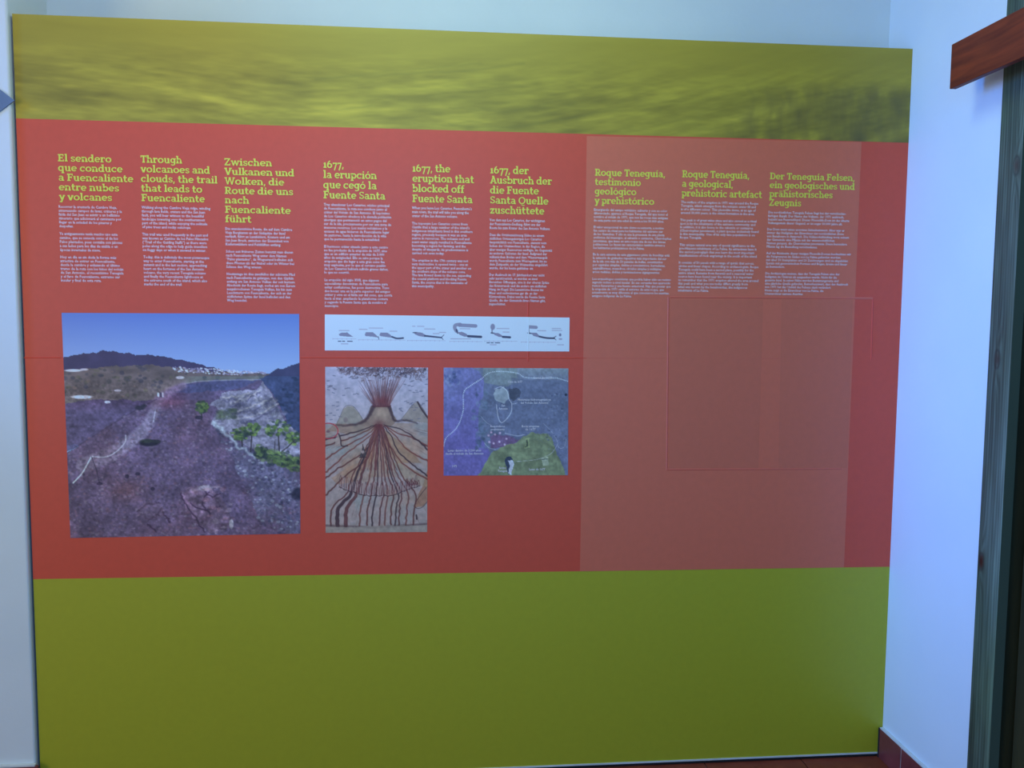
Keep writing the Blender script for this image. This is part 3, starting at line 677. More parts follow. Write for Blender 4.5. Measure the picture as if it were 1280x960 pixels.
def glyph(ch):
    if ch in GL: return GL[ch]
    g = G(); X = XH; T = TH
    if ch == ' ': g.adv = 0.24
    elif ch == ',': g.l((0.13, 0.12), (0.07, -0.13), 0.11); g.adv = 0.24
    elif ch in 'oó':
        g.a(.29, .265, .215, .215, 0, 360); g.adv = .59
        if ch == 'ó': acute(g, .29, .60)
    elif ch == 'e': g.a(.28, .265, .2, .215, 0, 318); g.h(.1, .47, .225, .085); g.adv = .55
    elif ch == 'c': g.a(.28, .265, .2, .215, 42, 318); g.v(.43, .35, .52, .09); g.adv = .52
    elif ch in 'aä':
        g.v(.39, 0, .36); g.a(.24, .345, .15, .14, 0, 155); g.a(.22, .155, .14, .115, 0, 360, .10, .08); g.h(.39, .53, 0); g.adv = .55
        if ch == 'ä': dia(g, .26, .61)
    elif ch in 'nh':
        top = AH if ch == 'h' else X
        g.v(.14, 0, top); g.h(.01, .27, 0); g.h(.01, .15, top - T); g.a(.295, .32, .155, .165, 0, 180, .12, .10); g.v(.45, 0, .33); g.h(.34, .58, 0); g.adv = .60
    elif ch == 'm':
        g.v(.14, 0, X); g.h(.01, .27, 0); g.h(.01, .15, X - T)
        for k in (0, 1): g.a(.28 + k * .29, .32, .145, .165, 0, 180, .115, .10); g.v(.425 + k * .29, 0, .33); g.h(.34 + k * .29, .51 + k * .33, 0)
        g.adv = .87
    elif ch in 'uü':
        g.v(.14, .2, X); g.h(.01, .15, X - T); g.a(.285, .205, .15, .165, 180, 360, .12, .10); g.v(.44, 0, X); g.h(.32, .45, X - T); g.h(.44, .57, 0); g.adv = .60
        if ch == 'ü': dia(g, .29, .61)
    elif ch == 'r': g.v(.14, 0, X); g.h(.01, .30, 0); g.h(.01, .15, X - T); g.a(.31, .30, .16, .18, 55, 170); g.v(.40, .36, .52, .09); g.adv = .46
    elif ch in 'ií':
        g.v(.16, 0, X); g.h(.02, .30, 0); g.h(.02, .16, X - T); g.adv = .32
        if ch == 'i': g.r(.095, .225, .62, .75)
        else: acute(g, .16, .60)
    elif ch == 'l': g.v(.16, 0, AH); g.h(.02, .30, 0); g.h(.02, .16, AH - T); g.adv = .32
    elif ch == 't': g.v(.16, .14, .70); g.h(.02, .36, X - T); g.a(.28, .16, .12, .115, 180, 320); g.adv = .41
    elif ch == 'f': g.v(.16, 0, .60); g.h(.02, .31, 0); g.h(.02, .35, X - T); g.a(.29, .60, .13, .13, 50, 180); g.adv = .38
    elif ch == 'd': g.a(.25, .265, .18, .215, 0, 360); g.v(.43, 0, AH); g.h(.30, .44, AH - T); g.h(.43, .57, 0); g.adv = .60
    elif ch == 'b': g.v(.14, 0, AH); g.h(.0, .15, AH - T); g.a(.32, .265, .18, .215, 0, 360); g.adv = .58
    elif ch == 'p': g.v(.14, DH, X); g.h(.0, .15, X - T); g.h(.01, .29, DH); g.a(.32, .265, .18, .215, 0, 360); g.adv = .58
    elif ch == 'q': g.a(.25, .265, .18, .215, 0, 360); g.v(.43, DH, X); g.h(.30, .56, DH); g.adv = .59
    elif ch == 'g': g.a(.25, .285, .17, .195, 0, 360); g.v(.43, -.06, X); g.h(.43, .56, X - T); g.a(.26, -.06, .17, .12, -150, 0); g.adv = .57
    elif ch in 'sS':
        k = 1 if ch == 's' else CH / X; w = 1 if ch == 's' else 1.25
        g.a(.22 * w, .385 * k, .14 * w, .10 * k, 20, 255, .11, .09); g.a(.22 * w, .15 * k, .15 * w, .105 * k, -165, 75, .11, .09); g.l((.14 * w, .30 * k), (.30 * w, .235 * k), .10)
        g.v(.36 * w, .38 * k, .5 * k, .08); g.v(.08 * w, .03 * k, .16 * k, .08); g.adv = .44 * w
    elif ch in 'vV':
        h_ = X if ch == 'v' else CH; w = 1 if ch == 'v' else 1.25
        g.l((.09 * w, h_), (.28 * w, .0)); g.l((.47 * w, h_), (.28 * w, .0)); g.h(0, .21 * w, h_ - T); g.h(.35 * w, .56 * w, h_ - T); g.adv = .55 * w
    elif ch in 'wW':
        h_ = X if ch == 'w' else CH; w = 1 if ch == 'w' else 1.22
        for xa, xb in ((.09, .24), (.40, .24), (.40, .56), (.71, .56)): g.l((xa * w, h_), (xb * w, 0), .11)
        g.h(0, .2 * w, h_ - T); g.h(.31 * w, .49 * w, h_ - T); g.h(.61 * w, .8 * w, h_ - T); g.adv = .80 * w
    elif ch == 'y': g.l((.09, X), (.29, .03)); g.l((.47, X), (.20, DH)); g.h(0, .21, X - T); g.h(.35, .56, X - T); g.h(.06, .26, DH); g.adv = .54
    elif ch in 'zZ':
        h_ = X if ch == 'z' else CH; w = 1 if ch == 'z' else 1.25
        g.h(.03, .45 * w, h_ - T); g.h(.03, .45 * w, 0); g.l((.39 * w, h_ - .06), (.10, .06), .12); g.v(.07, h_ - .2, h_, .08); g.v(.42 * w, 0, .2, .08); g.adv = .49 * w
    elif ch == 'k': g.v(.14, 0, AH); g.h(.01, .27, 0); g.h(.0, .15, AH - T); g.l((.16, .20), (.42, .50), .11); g.l((.25, .31), (.45, .03), .12); g.h(.35, .57, 0); g.h(.31, .53, X - T); g.adv = .57
    elif ch in 'EF':
        g.v(.16, 0, CH); g.h(.01, .54, CH - T); g.h(.16, .42, .33); g.v(.50, CH - .22, CH, .08); g.v(.41, .28, .48, .07)
        if ch == 'E': g.h(.01, .56, 0); g.v(.52, 0, .22, .08); g.adv = .61
        else: g.h(.01, .33, 0); g.adv = .57
    elif ch == 'T': g.v(.31, 0, CH); g.h(.02, .60, CH - T); g.h(.18, .44, 0); g.v(.06, CH - .23, CH, .08); g.v(.56, CH - .23, CH, .08); g.adv = .60
    elif ch == 'R': g.v(.16, 0, CH); g.h(.01, .30, 0); g.h(.01, .36, CH - T); g.h(.16, .36, .30, .09); g.a(.36, .51, .14, .17, -90, 90); g.l((.32, .33), (.50, .05), .13); g.h(.42, .64, 0); g.adv = .65
    elif ch == 'D': g.v(.16, 0, CH); g.h(.01, .34, 0); g.h(.01, .34, CH - T); g.a(.34, .365, .23, .318, -90, 90); g.adv = .67
    elif ch == 'A': g.l((.11, 0), (.34, CH), .12); g.l((.57, 0), (.34, CH), .14); g.h(.18, .50, .19, .09); g.h(0, .23, 0); g.h(.45, .69, 0); g.h(.20, .38, CH - T * .8); g.adv = .68
    elif ch == 'Q': g.a(.37, .365, .29, .315, 0, 360, .125, .10); g.a(.50, -.04, .16, .09, 170, 330, .09, .08); g.adv = .75
    elif ch == '1': g.v(.18, 0, X); g.l((.05, X - .12), (.17, X - .04), .09); g.h(.03, .33, 0); g.adv = .36
    elif ch == '6': g.a(.28, .235, .19, .19, 0, 360); g.a(.42, .26, .33, .45, 105, 180); g.adv = .56
    elif ch == '7': g.h(.03, .45, X - T); g.v(.07, X - .17, X, .08); g.l((.40, X - .05), (.19, DH), .12); g.adv = .46
    GL[ch] = g; return g

def heading(lines, x0, yb0, yb1, wi, xr):
    """x0, yb0: left end of the first baseline; yb1: last baseline; line wi reaches xr."""
    n = len(lines); a0 = pt(x0, yb0); a1 = pt(x0, yb1)
    pitch = (a0[2] - a1[2]) / (n - 1)
    yw = yb0 + (yb1 - yb0) * wi / (n - 1)
    width = pt(xr, yw + 2)[0] - a0[0]
    adv = sum(glyph(ch).adv for ch in lines[wi]) - 0.03
    sx = width / adv; sz = pitch
    V, F = [], []
    for i, ln in enumerate(lines):
        x = 0; zb = a0[2] - i * pitch; xs = a0[0]
        for ch in ln:
            g = glyph(ch)
            for q_ in g.q:
                k = len(V)
                ar = sum(q_[j][0] * q_[(j + 1) % 4][1] - q_[(j + 1) % 4][0] * q_[j][1] for j in range(4))
                if ar < 0: q_ = q_[::-1]
                V += [(xs + (x + p[0]) * sx, -0.0004 - (len(F) % 9) * 0.000025, zb + p[1] * sz) for p in q_]; F.append((k, k + 1, k + 2, k + 3))
            x += g.adv
    o = to_panel(link_mesh('heading', V, F, M_HEAD)); return o

HEADS = [
 (["El sendero", "que conduce", "a Fuencaliente", "entre nubes", "y volcanes"], 72.4, 201.7, 250.0, 2, 166.6),
 (["Through", "volcanoes and", "clouds, the trail", "that leads to", "Fuencaliente"], 175.6, 203.3, 251.4, 2, 271.8),
 (["Zwischen", "Vulkanen und", "Wolken, die", "Route die uns", "nach", "Fuencaliente", "führt"], 280.3, 206.7, 277.8, 1, 367.8),
 (["1677,", "la erupción", "que cegó la", "Fuente Santa"], 404.0, 209.8, 248.0, 3, 481.5),
 (["1677, the", "eruption that", "blocked off", "Fuente Santa"], 515.4, 214.6, 252.6, 1, 592.3),
 (["1677, der", "Ausbruch der", "die Fuente", "Santa Quelle", "zuschüttete"], 612.6, 216.8, 267.0, 1, 689.7),
 (["Roque Teneguía,", "testimonio", "geológico", "y prehistórico"], 743.6, 219.7, 254.7, 0, 831.4),
 (["Roque Teneguía,", "a geological,", "prehistoric artefact"], 852.6, 221.7, 245.5, 2, 952.2),
 (["Der Teneguía Felsen,", "ein geologisches und", "prähistorisches", "Zeugnis"], 962.2, 224.0, 257.2, 1, 1068.2)]
for hd in HEADS: heading(*hd)

# ------------------------------------------------------------------ body text
DG = bpy.context.evaluated_depsgraph_get()
def text_mesh(txt, align='LEFT'):
    cu = bpy.data.curves.new('t', 'FONT'); cu.body = txt; cu.size = 1.0; cu.resolution_u = 1; cu.space_line = 1.0; cu.align_x = align
    cu.offset = 0.014
    o = bpy.data.objects.new('t', cu); COL.objects.link(o); bpy.context.view_layer.update()
    dg = bpy.context.evaluated_depsgraph_get()
    me = bpy.data.meshes.new_from_object(o.evaluated_get(dg))
    n = len(me.vertices); co = np.zeros(n * 3, np.float32); me.vertices.foreach_get('co', co)
    bpy.data.objects.remove(o); bpy.data.curves.remove(cu)
    return me, co.reshape(-1, 3)

def body(txt, x0, yc0, yc1, xr, name='body_text', n=None, y=-0.0004):
    n = txt.count('\n') + 1
    me, co = text_mesh(txt)
    a0 = pt(x0, yc0)
    pitch = (a0[2] - pt(x0, yc1)[2]) / (n - 1) if n > 1 else 0.0115
    width = pt(xr, yc0 + 2)[0] - a0[0]
    sx = width / co[:, 0].max()
    X = a0[0] + co[:, 0] * sx
    Z = a0[2] + (co[:, 1] - 0.26) * pitch
    out = np.stack([X, np.full_like(X, y), Z], -1).astype(np.float32)
    me.vertices.foreach_set('co', out.ravel()); me.update()
    me.materials.clear(); me.materials.append(M_BODY)
    me.name = name
    o = bpy.data.objects.new(name, me); COL.objects.link(o); return to_panel(o)

T = []
T.append(("Recorrer la crestería de Cumbre Vieja,\natravesando campos de lavas, cráteres y la\nfalda del San Juan es asistir a un bellísimo\nitinerario que adicionará al caminante por\nllegar en la soledad de los pinares y\ndespeñas.", 73.2, 258.5, 282.7, 152.3))
T.append(("Ya antiguamente tenía mucho uso este\ncamino, que se conocía como el de los\nPalos plantados, pues contaba con jalones\na sus lados para los días de niebla o en\népocas invernales de nieve.", 74.3, 292.3, 312.5, 152.7))
T.append(("Hoy en día es sin duda la forma más\natractiva de entrar en Fuencaliente,\ndesde la cumbre y enlazando el último\ntramo de la ruta con los hitos del volcán\nde San Antonio, el recentísimo Teneguía\ny el faro de Fuencaliente, extremo sur\ninsular y final de esta ruta.", 75.2, 321.5, 350.6, 154.0))
T.append(("Walking along the Cumbre Vieja ridge, winding\nthrough lava fields, craters and the San Juan\nfault, you will bear witness to the beautiful\nlandscape towering over the southernmost\npart of the island, while enjoying the solitude\nof pine trees and rocky outcrops.", 177.1, 259.4, 283.8, 263.0))
T.append(("This trail was used frequently in the past and\nwas known as Camino de los Palos Hincados\n(“Trail of the Guiding Staffs”) as there were\npoles along the edge to help guide travellers\non foggy days or when it snowed in winter.", 177.8, 293.1, 312.5, 260.3))
T.append(("Today, this is definitely the most picturesque\nway to enter Fuencaliente, starting at the\nsummit and in the last section, approaching\nheart on the fortunes of the San Antonio\nvolcano, the very recent Teneguía volcano\nand finally the Fuencaliente lighthouse at\nthe extreme south of the island, which also\nmarks the end of the trail.", 179.2, 321.5, 355.4, 261.6))
T.append(("Die wunderschöne Route, die auf dem Cumbre\nVieja Bergkamm an der Südspitze der Insel\nverläuft, führt an Lavafeldern, Kratern und am\nSan Juan Bruch, zwischen der Einsamkeit von\nKiefernwäldern und Felsklüften entlang.", 281.5, 286.1, 305.4, 365.3))
T.append(("Schon seit früheren Zeiten benutzt man diesen\nnach Fuencaliente Weg unter dem Namen\n“Palos plantados”, da Wegesrand befinden sich\ndiese Pfosten als der Nebel oder im Winter bei\nSchnee den Weg wiesen.", 282.4, 314.5, 333.7, 367.4))
T.append(("Heutzutage ist dies zweifellos der schönste Pfad\nnach Fuencaliente zu gelangen, von den Gipfeln\nentlang um San Antonio Vulkan der seit kurzem\nAbschnitt der Route liegt, vorbei am von Eurem\nausgebrochenen Teneguía Vulkan, bis hin zum\nLeuchtturm von Fuencaliente, der sich an der\nsüdlichsten Spitze der Insel befindet und den\nWeg beendet.", 283.2, 342.6, 375.6, 368.8))
T.append(("Tras abandonar Los Canarios, núcleo principal\nde Fuencaliente, la ruta nos conduce junto al\ncráter del Volcán de San Antonio. El topónimo\nde Los Canarios obedece a la elevada población\naborigen que permaneció en estos pagos del\nsur de la isla, precisamente por ser una zona de\nmenores recursos. Los suelos volcánicos y la\nescasez de agua hicieron de Fuencaliente lugar\nde pastoreo, hasta la introducción de la viña\nque ha permanecido hasta la actualidad.", 404.7, 255.9, 298.9, 489.0))
T.append(("El hermoso cráter situado junto a este centro\nno fue producto de la erupción de 1677, sino\nque es un edificio anterior de más de 3.000\naños de antigüedad. Ello se sabe porque la\nerupción que dio lugar a este gran cono fue\nmuy explosiva, por lo que el cercano pueblo\nde Los Canarios hubiera sufrido graves daños,\nlo que no ocurrió.", 405.0, 308.3, 340.6, 485.2))
T.append(("La erupción del siglo XVII, que algunos\nespecialistas denominan de Fuencaliente para\nevitar confusiones, fue poco destructiva. Tuvo\ndos bocas: una en la parte superior del antiguo\ncráter y otra en el falda sur del cono, que corría\nhacia el mar, ampliando la plataforma costera\ny cegando la Fuente Santa que da nombre al\nmunicipio.", 405.5, 350.0, 382.5, 490.3))
T.append(("When you leave Los Canarios, Fuencaliente’s\nmain town, the trail will take you along the\ncrater of the San Antonio volcano.", 515.0, 260.0, 270.0, 589.8))
T.append(("The toponym Los Canarios comes from\nCastile that a large number of the island’s\nindigenous inhabitants lived in this southern\nregion, precisely because it was an area\nscarce in resources. The volcanic soil and\nscant water supply resulted in Fuencaliente\nbecoming a region for farming, and the\ndespite of vineyards, its predominance is\ncarried out even today.", 514.8, 279.4, 316.5, 590.6))
T.append(("The eruption in the 17th century was not\nvery destructive: it opened twice - one at\nthe upper part of the crater and another on\nthe southern slope of the volcano cone.\nThe lava flowed down to the sea, expanding\nthe coastal platform and blocking Fuente\nSanta, the source that is the namesake of\nthis municipality.", 514.8, 325.6, 357.8, 589.0))
T.append(("Von dem aus Los Canarios, der wichtigsten\nder Fuencaliente-Siedlung, führt uns der\nRoute bis zum Krater des San Antonio Vulkans.", 612.0, 275.2, 285.0, 687.9))
T.append(("Dass die Ortsbezeichnung Süden zu einem\nsüdlichen Ortsangehörigen Los Canarios\nhauptsächlich von Fuencaliente, stammt vom\nhohen der Ureinwohner, in der Region, die\naber weniger Ressourcen verfügte, im Gegensatz\nzu anderen Gebieten der Insel. Aufgrund der\nvulkanischen Böden und dem Wassermangels\nwurde Fuencaliente zum Weidegebiet, bis zu\ndem Zeitpunkt, als der Weinanbau eingeführt\nwurde, der bis heute geblieben ist.", 612.0, 293.7, 335.2, 690.4))
T.append(("Der Ausbruch im 17. Jahrhundert war nicht\nsehr zerstörerisch, es wurden an zwei\nBereichen Öffnungen, eine in der oberen Spitze\ndes Kraterrands und die andere am südlichen\nHang, im Kegel. Die Lavaströme flossen ins\nMeer und verbreiterten gar die an der\nKüstenebene. Dabei wurde die Fuente Santa\nQuelle, die der Gemeinde ihren Namen gibt,\nzugeschüttet.", 611.5, 343.6, 380.2, 686.6))
T.append(("Emergiendo del campo volcánico cubierto y con su color\ndiferenciado, aparece el Roque Teneguía, del que tomó el\nnombre el volcán de 1971, que son las rocas más antiguas\nde esta parte con una edad de cerca a los 30.000 años.", 742.3, 262.3, 275.6, 835.0))
T.append(("El valor excepcional de este domo se aumenta, a motivo\nfue centro de ritual para los habitantes del extremo sur\nde los Guanches. Y ello se une la presencia de una planta\nendémica del municipio, el cabezón o centaurea, Cheirolophus\njunonianus, que tiene en este roque una de sus dos únicas\npoblaciones. Lo hacen tan característico también atraen a\nlos habitantes prehispánicos de La Palma.", 741.9, 284.0, 310.0, 839.4))
T.append(("En la cara externa de este gigantesco pitón de fonolitas está\nla estación de grabados rupestres más importante del sur\nde la isla con más de 50 paneles de bellas, constituidos\npor espirales simples, dobles y concéntricos, herraduras,\nespiraliformes, meandros, círculos simples y múltiples,\narcos radiales, dobles y terminaciones zigzagueantes.", 741.0, 318.1, 340.0, 836.9))
T.append(("Los arqueólogos consideran que podría haber sido un recinto\nsagrado incluso a nivel insular. En sus cercanías han aparecido\nrestos funerarios y una fuente estacional. Hay que pensar que\nla erupción de 1971 ceñía el entorno de este roque, que\nactualmente es muy diferente al que conocieron los auaritas,\nantiguos indígenas de La Palma.", 740.3, 348.8, 370.0, 838.5))
T.append(("The surface of the eruption in 1971 was around the Roque\nTeneguía, which emerges from the volcanic crater fill and\nis of a different colour. This phonolite dome, at an age of\naround 30,000 years, is the oldest formation in the area.", 851.3, 252.8, 266.1, 947.9))
T.append(("This peak is of great value since and also served as a ritual\nspot is by the inhabitants of the extreme community; and\nin addition, it is also home to the cabezón or centaurea\n(Cheirolophus junonianus), a plant species exclusively found\nin this municipality. One of its only two populations is on\nRoque Teneguía.", 850.2, 275.2, 297.0, 948.5))
T.append(("This unique natural area was of special significance to the\npre-Hispanic inhabitants of La Palma. Its attractions have it\nthe sacred petroglyph that you learn the most important\nmanifestations of rock engravings in the south of the island.", 849.3, 306.2, 319.5, 947.0))
T.append(("It consists of 50 panels with a range of spirals that across,\ncircles and linear shapes. According to archaeologists, Roque\nTeneguía could have been a sacred place, possibly for the\nentire island. Remains from funerals and a seasonal water\nsource have been found near the vicinity. It is important\nto remember that the 1971 eruption altered the area around\nthis peak and what you see today differs greatly from\nwhat was known by the benahoaritas, the indigenous\ninhabitants of La Palma.", 848.3, 328.3, 363.2, 948.5))
T.append(("Die nordöstlichen Teneguía Felsen liegt bei der verschieden-\nfarbigen Basalt. Der Name des Vulkans, der 1971 ausbrach,\nbezieht aus Feuerschlund. Dieser Phonolith-Dom ist das älteste\nVulkangestein dieser Gegend, er ist sogar 30.000 Jahre alt.", 960.3, 265.6, 278.8, 1061.9))
T.append(("Der Dom weist einen enormen Seltenheitswert. Aber war er\nimmer das Heiligtum der Einwohner der nordöstlichen Zone\nvon Benahoare in Anspruch. Die Vulkan-Aufhäufung trotz seinem\nder Gemeinde eine Pflanze mit der wissenschaftlichen\nNamen genannt, die Cheirolophus junonianus. Diese besondere\nPflanze lag die Besiedlung verschiedenes.", 958.8, 286.8, 308.4, 1061.5))
T.append(("Auf der Rückseite dieser riesigen Phonolit-Domes beobachten wir\ndie Felsgravuren im Süden von La Palma gefunden werden;\nmit über 50 Steinplatten und 20 Zeichnungen sind sie abgebildet\nSpirale mit geometrischen Formen und Bögen, kreise und linear\nzu bewundern.", 957.8, 316.6, 333.5, 1063.8))
T.append(("Die Archäologen meinen, dass der Teneguía Felsen eine der\nheiligsten im Umkreis als ausgesehen wurde. Nicht für die\ngesamte Insel. In seiner Nähe wurden Bestattungsreste und\neine jährliche Quelle gefunden. Bemerkenswert, dass der Ausbruch\nvon 1971 hat das Umfeld des Felsens stark verändert.\nHeute zeigt es die Einwohner von La Palma, die\nUreinwohner namens Auaritas.", 956.5, 341.9, 367.3, 1060.4))
for tx in T: body(*tx)

# place names on the satellite map (sub-parts of the map)
def cap(txt, cx_, cy_, wpx):
    """cx_, cy_ in the map's own frame 90..1030 x 57..865"""
    sx_ = (710.2 - 554.5) / 940.0; px_ = 554.5 + (cx_ - 90) * sx_; py_ = 459.8 + (cy_ - 57) * (594.2 - 459.8) / 808.0
    n = txt.count('\n') + 1
    me, co = text_mesh(txt, 'CENTER')
    a0 = pt(px_, py_); w_ = wpx * sx_ / 440.0
    s_ = w_ / (co[:, 0].max() - co[:, 0].min()); pitch = 0.0098
    out = np.stack([a0[0] + co[:, 0] * s_, np.full(len(co), -0.0006), a0[2] + (co[:, 1] - 0.3 + (n - 1) / 2) * pitch], -1).astype(np.float32)
    me.vertices.foreach_set('co', out.ravel()); me.update(); me.materials.clear(); me.materials.append(M_BODY)
    o = bpy.data.objects.new('place_name', me); COL.objects.link(o); o.parent = mp_
    return o
cap("Materiales hidromagmáticos\ndel Volcán San Antonio", 775, 308, 275)
cap("San\nAntonio", 540, 352, 75)
cap("Respiraderos\npreliminares", 498, 508, 120)
cap("Boca eruptiva\nde 1677", 745, 508, 145)
cap("Lavas dentro de 3.200 años\ndesde el volcán de San Antonio", 248, 690, 315)
cap("Roque\nTeneguía", 535, 820, 80)
cap("Lavas de 1677", 795, 820, 135)
cap("Lavas de 1677", 840, 132, 150)
cap("Cono de 1677", 628, 162, 120)
cap("1971", 172, 797, 36)

# ------------------------------------------------------------------ folds in the vinyl: seams and the edges of a blind recess behind it
M_FOLD = print_mat('red_vinyl_fold', sc(alb(158, 70, 68), 1.0, 0.91, 0.72), 0.35)
M_FOLDP = print_mat('rose_vinyl_fold', sc(alb(140, 84, 88), 1.26, 1.17, 0.97), 0.35)
def ridge(a, b, w, hgt, mat, name='fold'):
    A, B = pt(*a), pt(*b); d = Vector((B[0] - A[0], 0, B[2] - A[2])).normalized(); nrm = Vector((d.z, 0, -d.x)) * (w / 2)
    V = []
    for Q in (A, B):
        V += [(Q[0] - nrm.x, 0.0003, Q[2] - nrm.z), (Q[0], -hgt, Q[2]), (Q[0] + nrm.x, 0.0003, Q[2] + nrm.z)]
    return to_panel(link_mesh(name, V, [(0, 1, 4, 3), (1, 2, 5, 4), (0, 3, 5, 2), (0, 2, 1), (3, 4, 5)], mat))
ridge((835.5, 371), (833.5, 588), 0.008, 0.0011, M_FOLDP)
ridge((838, 371.5), (1091, 373), 0.007, 0.0012, M_FOLDP)
ridge((834, 587), (1052, 586), 0.007, 0.0010, M_FOLDP)
ridge((1091, 374), (1089, 450), 0.006, 0.0014, M_FOLD)
M_PATCH = print_mat('rose_vinyl_patch', sc(alb(140, 84, 88), 1.18, 1.27, 0.93), 0.48)
for (xa, xb, xc, xd) in ((837, 954, 948, 836), (977, 1066, 1059, 973)):
    A_, B_, C_, D_ = pt(xa, 374), pt(xb, 375), pt(xc, 585), pt(xd, 585.5)
    pz = quad('patch', [(D_[0], D_[2]), (C_[0], C_[2]), (B_[0], B_[2]), (A_[0], A_[2])], -0.0002, M_PATCH)
    tag(pz, 'slightly darker patch in the rose rectangle')
ridge((661, 290), (660, 396), 0.007, 0.0005, M_FOLD)
ridge((660.2, 439.5), (660, 452), 0.007, 0.0005, M_FOLD)
M_FOLDW = print_mat('white_vinyl_fold', alb(178, 212, 250), 0.35)
fo = ridge((660.6, 396.6), (660.2, 439), 0.008, 0.0006, M_FOLDW); tag(fo, 'white fold across the diagram strip')
ridge((376, 447), (733, 447.5), 0.004, 0.0003, M_FOLD)
ridge((733, 447.5), (1066, 448.3), 0.004, 0.0003, M_FOLDP)
ridge((30, 447), (76, 447), 0.004, 0.0004, M_FOLD)

# ------------------------------------------------------------------ door frame and door in the right wall
DOOR = tag(empty('door_1', (W, -0.456, 0.0)), kind='structure')
def to(parent, o):
    o.parent = parent; o.matrix_parent_inverse = Matrix.Translation(-parent.location); return o
# casing board with its grain and knots (y runs across the board, z up)
c = Canvas(44, 1150, 0, 0, 0.090, 2.62, (90, 112, 128))
ux = c.X; uz = c.Y
knots = [(0.014, 0.805), (0.070, 1.86), (0.035, 1.36)]
f = ux + 0.012 * (c.noise(0.5, 2, 3, .25, 1.6) - 0.5) * 2
for kx, kz in knots:
    d2 = ((ux - kx) / 0.016) ** 2 + ((uz - kz) / 0.075) ** 2
    f = f + 0.016 * np.exp(-d2) * np.sign(ux - kx + 1e-6) + 0.010 * np.exp(-np.abs(uz - kz) / 0.09) * np.exp(-((ux - kx) / 0.02) ** 2)
grain = 0.5 + 0.5 * np.sin(f * 620 + 4 * c.noise(0.4, 41, 3, .2, 1))
c.mul(1 - 0.34 * grain * (0.3 + c.noise(0.3, 5, 3, .2, 1)))
c.mix(np.clip(c.noise(0.35, 7, 3, .3, 1.3) - 0.45, 0, 1) * 2.0, (82, 104, 100))
c.mul(0.80 + 0.4 * c.noise(0.25, 17, 3, .5, 1))
for kx, kz in knots:
    dd = np.sqrt(((ux - kx) / 0.010) ** 2 + ((uz - kz) / 0.020) ** 2)
    c.mix(np.clip(1.3 - dd, 0, 1) * (1.0 if kz < 1 else 0.35), (58, 20, 28)); c.mix(np.clip(1 - abs(dd - 1.2) * 3, 0, 1) * 0.5, (40, 46, 58))
c.mul(0.86 + 0.22 * np.clip((ux - 0.055) / 0.03, 0, 1)); c.mul(0.9 + 0.5 * (c.noise(0.02, 31, 3, .3, 8) - 0.5))  # lit strip towards the near edge painted lighter, then fine random streaks
rgb = np.clip(0.82 * lin(c.C) / np.array([0.50, 0.58, 0.98]) , .004, .9)
M_CASING = painted_mat('stained_pine', 0.45, 0.4)
nz, ny_ = c.ny, c.nx
Vv = []; 
for j in range(nz):
    for i in range(ny_):
        Vv.append((W - 0.008, -0.456 - c.X[j, i], c.Y[j, i]))
idx = np.arange(nz * ny_).reshape(nz, ny_)
Ff = np.stack([idx[:-1, :-1], idx[1:, :-1], idx[1:, 1:], idx[:-1, 1:]], -1).reshape(-1, 4).tolist()
k = len(Vv); Vv += boxv(W - 0.0079, -0.546, 0, W + 0.02, -0.456, 2.62)
Ff += [tuple(k + i for i in fc) for fc in BOXF]
cas = link_mesh('door_casing', Vv, Ff, M_CASING)
ca = cas.data.color_attributes.new('ink', 'FLOAT_COLOR', 'POINT')
arr = np.concatenate([rgb.reshape(-1, 3), np.tile(rgb.reshape(-1, 3).mean(0), (8, 1))]); arr = np.concatenate([arr, np.ones((len(arr), 1))], 1)
ca.data.foreach_set('color', arr.astype(np.float32).ravel()); to(DOOR, cas)
tag(cas, 'blue grey weathered pine board with knots')
M_DOOR = mottled('dark_stained_door', (0.030, 0.024, 0.008), (0.055, 0.044, 0.014), 5, 0.5, 0.3, 40, 5, (6, 6, 0.6))
to(DOOR, box('door_jamb', (W + 0.0205, -0.540, 0.0), (W + 0.10, -0.458, 2.62), M_DOOR))
for k_ in range(6):
    y1 = -0.546 - k_ * 0.172
    to(DOOR, box('door_board', (W + 0.055, y1 - 0.169, 0.01), (W + 0.09, y1, 2.50), M_DOOR, None, 0.004, 1))
to(DOOR, box('door_backing', (W + 0.088, -1.60, 0.0), (W + 0.10, -0.546, 2.62), M_DARK))
to(DOOR, box('door_head', (W - 0.006, -1.60, 2.52), (W + 0.09, -0.546, 2.62), M_CASING))

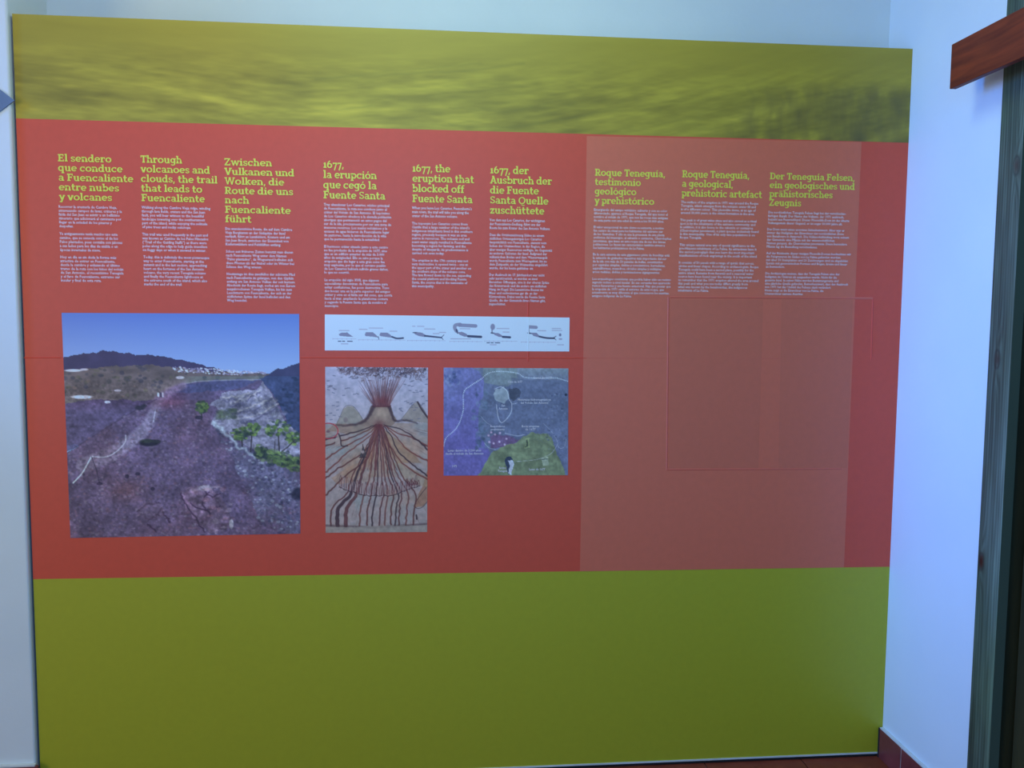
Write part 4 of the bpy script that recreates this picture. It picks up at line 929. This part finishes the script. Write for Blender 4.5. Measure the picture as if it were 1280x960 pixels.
# ------------------------------------------------------------------ reddish board standing off the right wall in front of the door
mw, nt, b = new_mat('mahogany', 0.5, 0.22); N = nt.nodes.new; L = nt.links.new
tc = N('ShaderNodeTexCoord'); mp = N('ShaderNodeMapping'); mp.inputs['Scale'].default_value = (20, 2.2, 26); L(tc.outputs['Object'], mp.inputs[0])
n = N('ShaderNodeTexNoise'); n.inputs['Scale'].default_value = 2.2; n.inputs['Detail'].default_value = 6; n.inputs['Distortion'].default_value = 0.6; L(mp.outputs[0], n.inputs['Vector'])
r = N('ShaderNodeValToRGB'); r.color_ramp.elements[0].position = .3; r.color_ramp.elements[1].position = .75
r.color_ramp.elements[0].color = (0.12, 0.018, 0.009, 1); r.color_ramp.elements[1].color = (0.28, 0.046, 0.014, 1)
L(n.outputs[0], r.inputs[0]); L(r.outputs[0], b.inputs['Base Color'])
S = 0.10
PEL = empty('curtain_pelmet', (W - S, -0.367, 2.089))
tag(PEL, 'reddish brown wooden board jutting out high on the right wall before the door', 'wooden board')
def skew(o, yref=-0.367):
    return o
pb = box('board', (W - S, -1.45, 2.090), (W - S + 0.018, -0.367, 2.208), mw, None, 0.0012, 2)
to(PEL, pb)
for yy in (-0.62, -1.25):
    to(PEL, box('bracket', (W - S + 0.018, yy - 0.02, 2.150), (W, yy + 0.02, 2.185), mw, None, 0.002, 1))

# ------------------------------------------------------------------ made-up wedge on the left wall, standing for a shelf end and its shadow
mg = mottled('shadow_blue_grey', (0.13, 0.18, 0.28), (0.17, 0.22, 0.33), 12, 0.6)  # shadow tone put into the wedge's colour
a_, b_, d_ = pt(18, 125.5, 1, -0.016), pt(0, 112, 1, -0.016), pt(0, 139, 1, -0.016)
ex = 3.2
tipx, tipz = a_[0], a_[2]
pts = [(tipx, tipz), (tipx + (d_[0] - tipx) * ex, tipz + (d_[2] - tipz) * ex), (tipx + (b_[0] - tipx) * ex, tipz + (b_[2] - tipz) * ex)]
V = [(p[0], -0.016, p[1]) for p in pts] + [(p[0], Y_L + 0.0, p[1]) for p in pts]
wg = link_mesh('wall_wedge', V, [(0, 2, 1), (3, 4, 5), (0, 1, 4, 3), (1, 2, 5, 4), (2, 0, 3, 5)], mg)
tag(wg, 'small blue-grey pointed wedge on the white wall beside the panel\'s upper left edge', 'bracket')
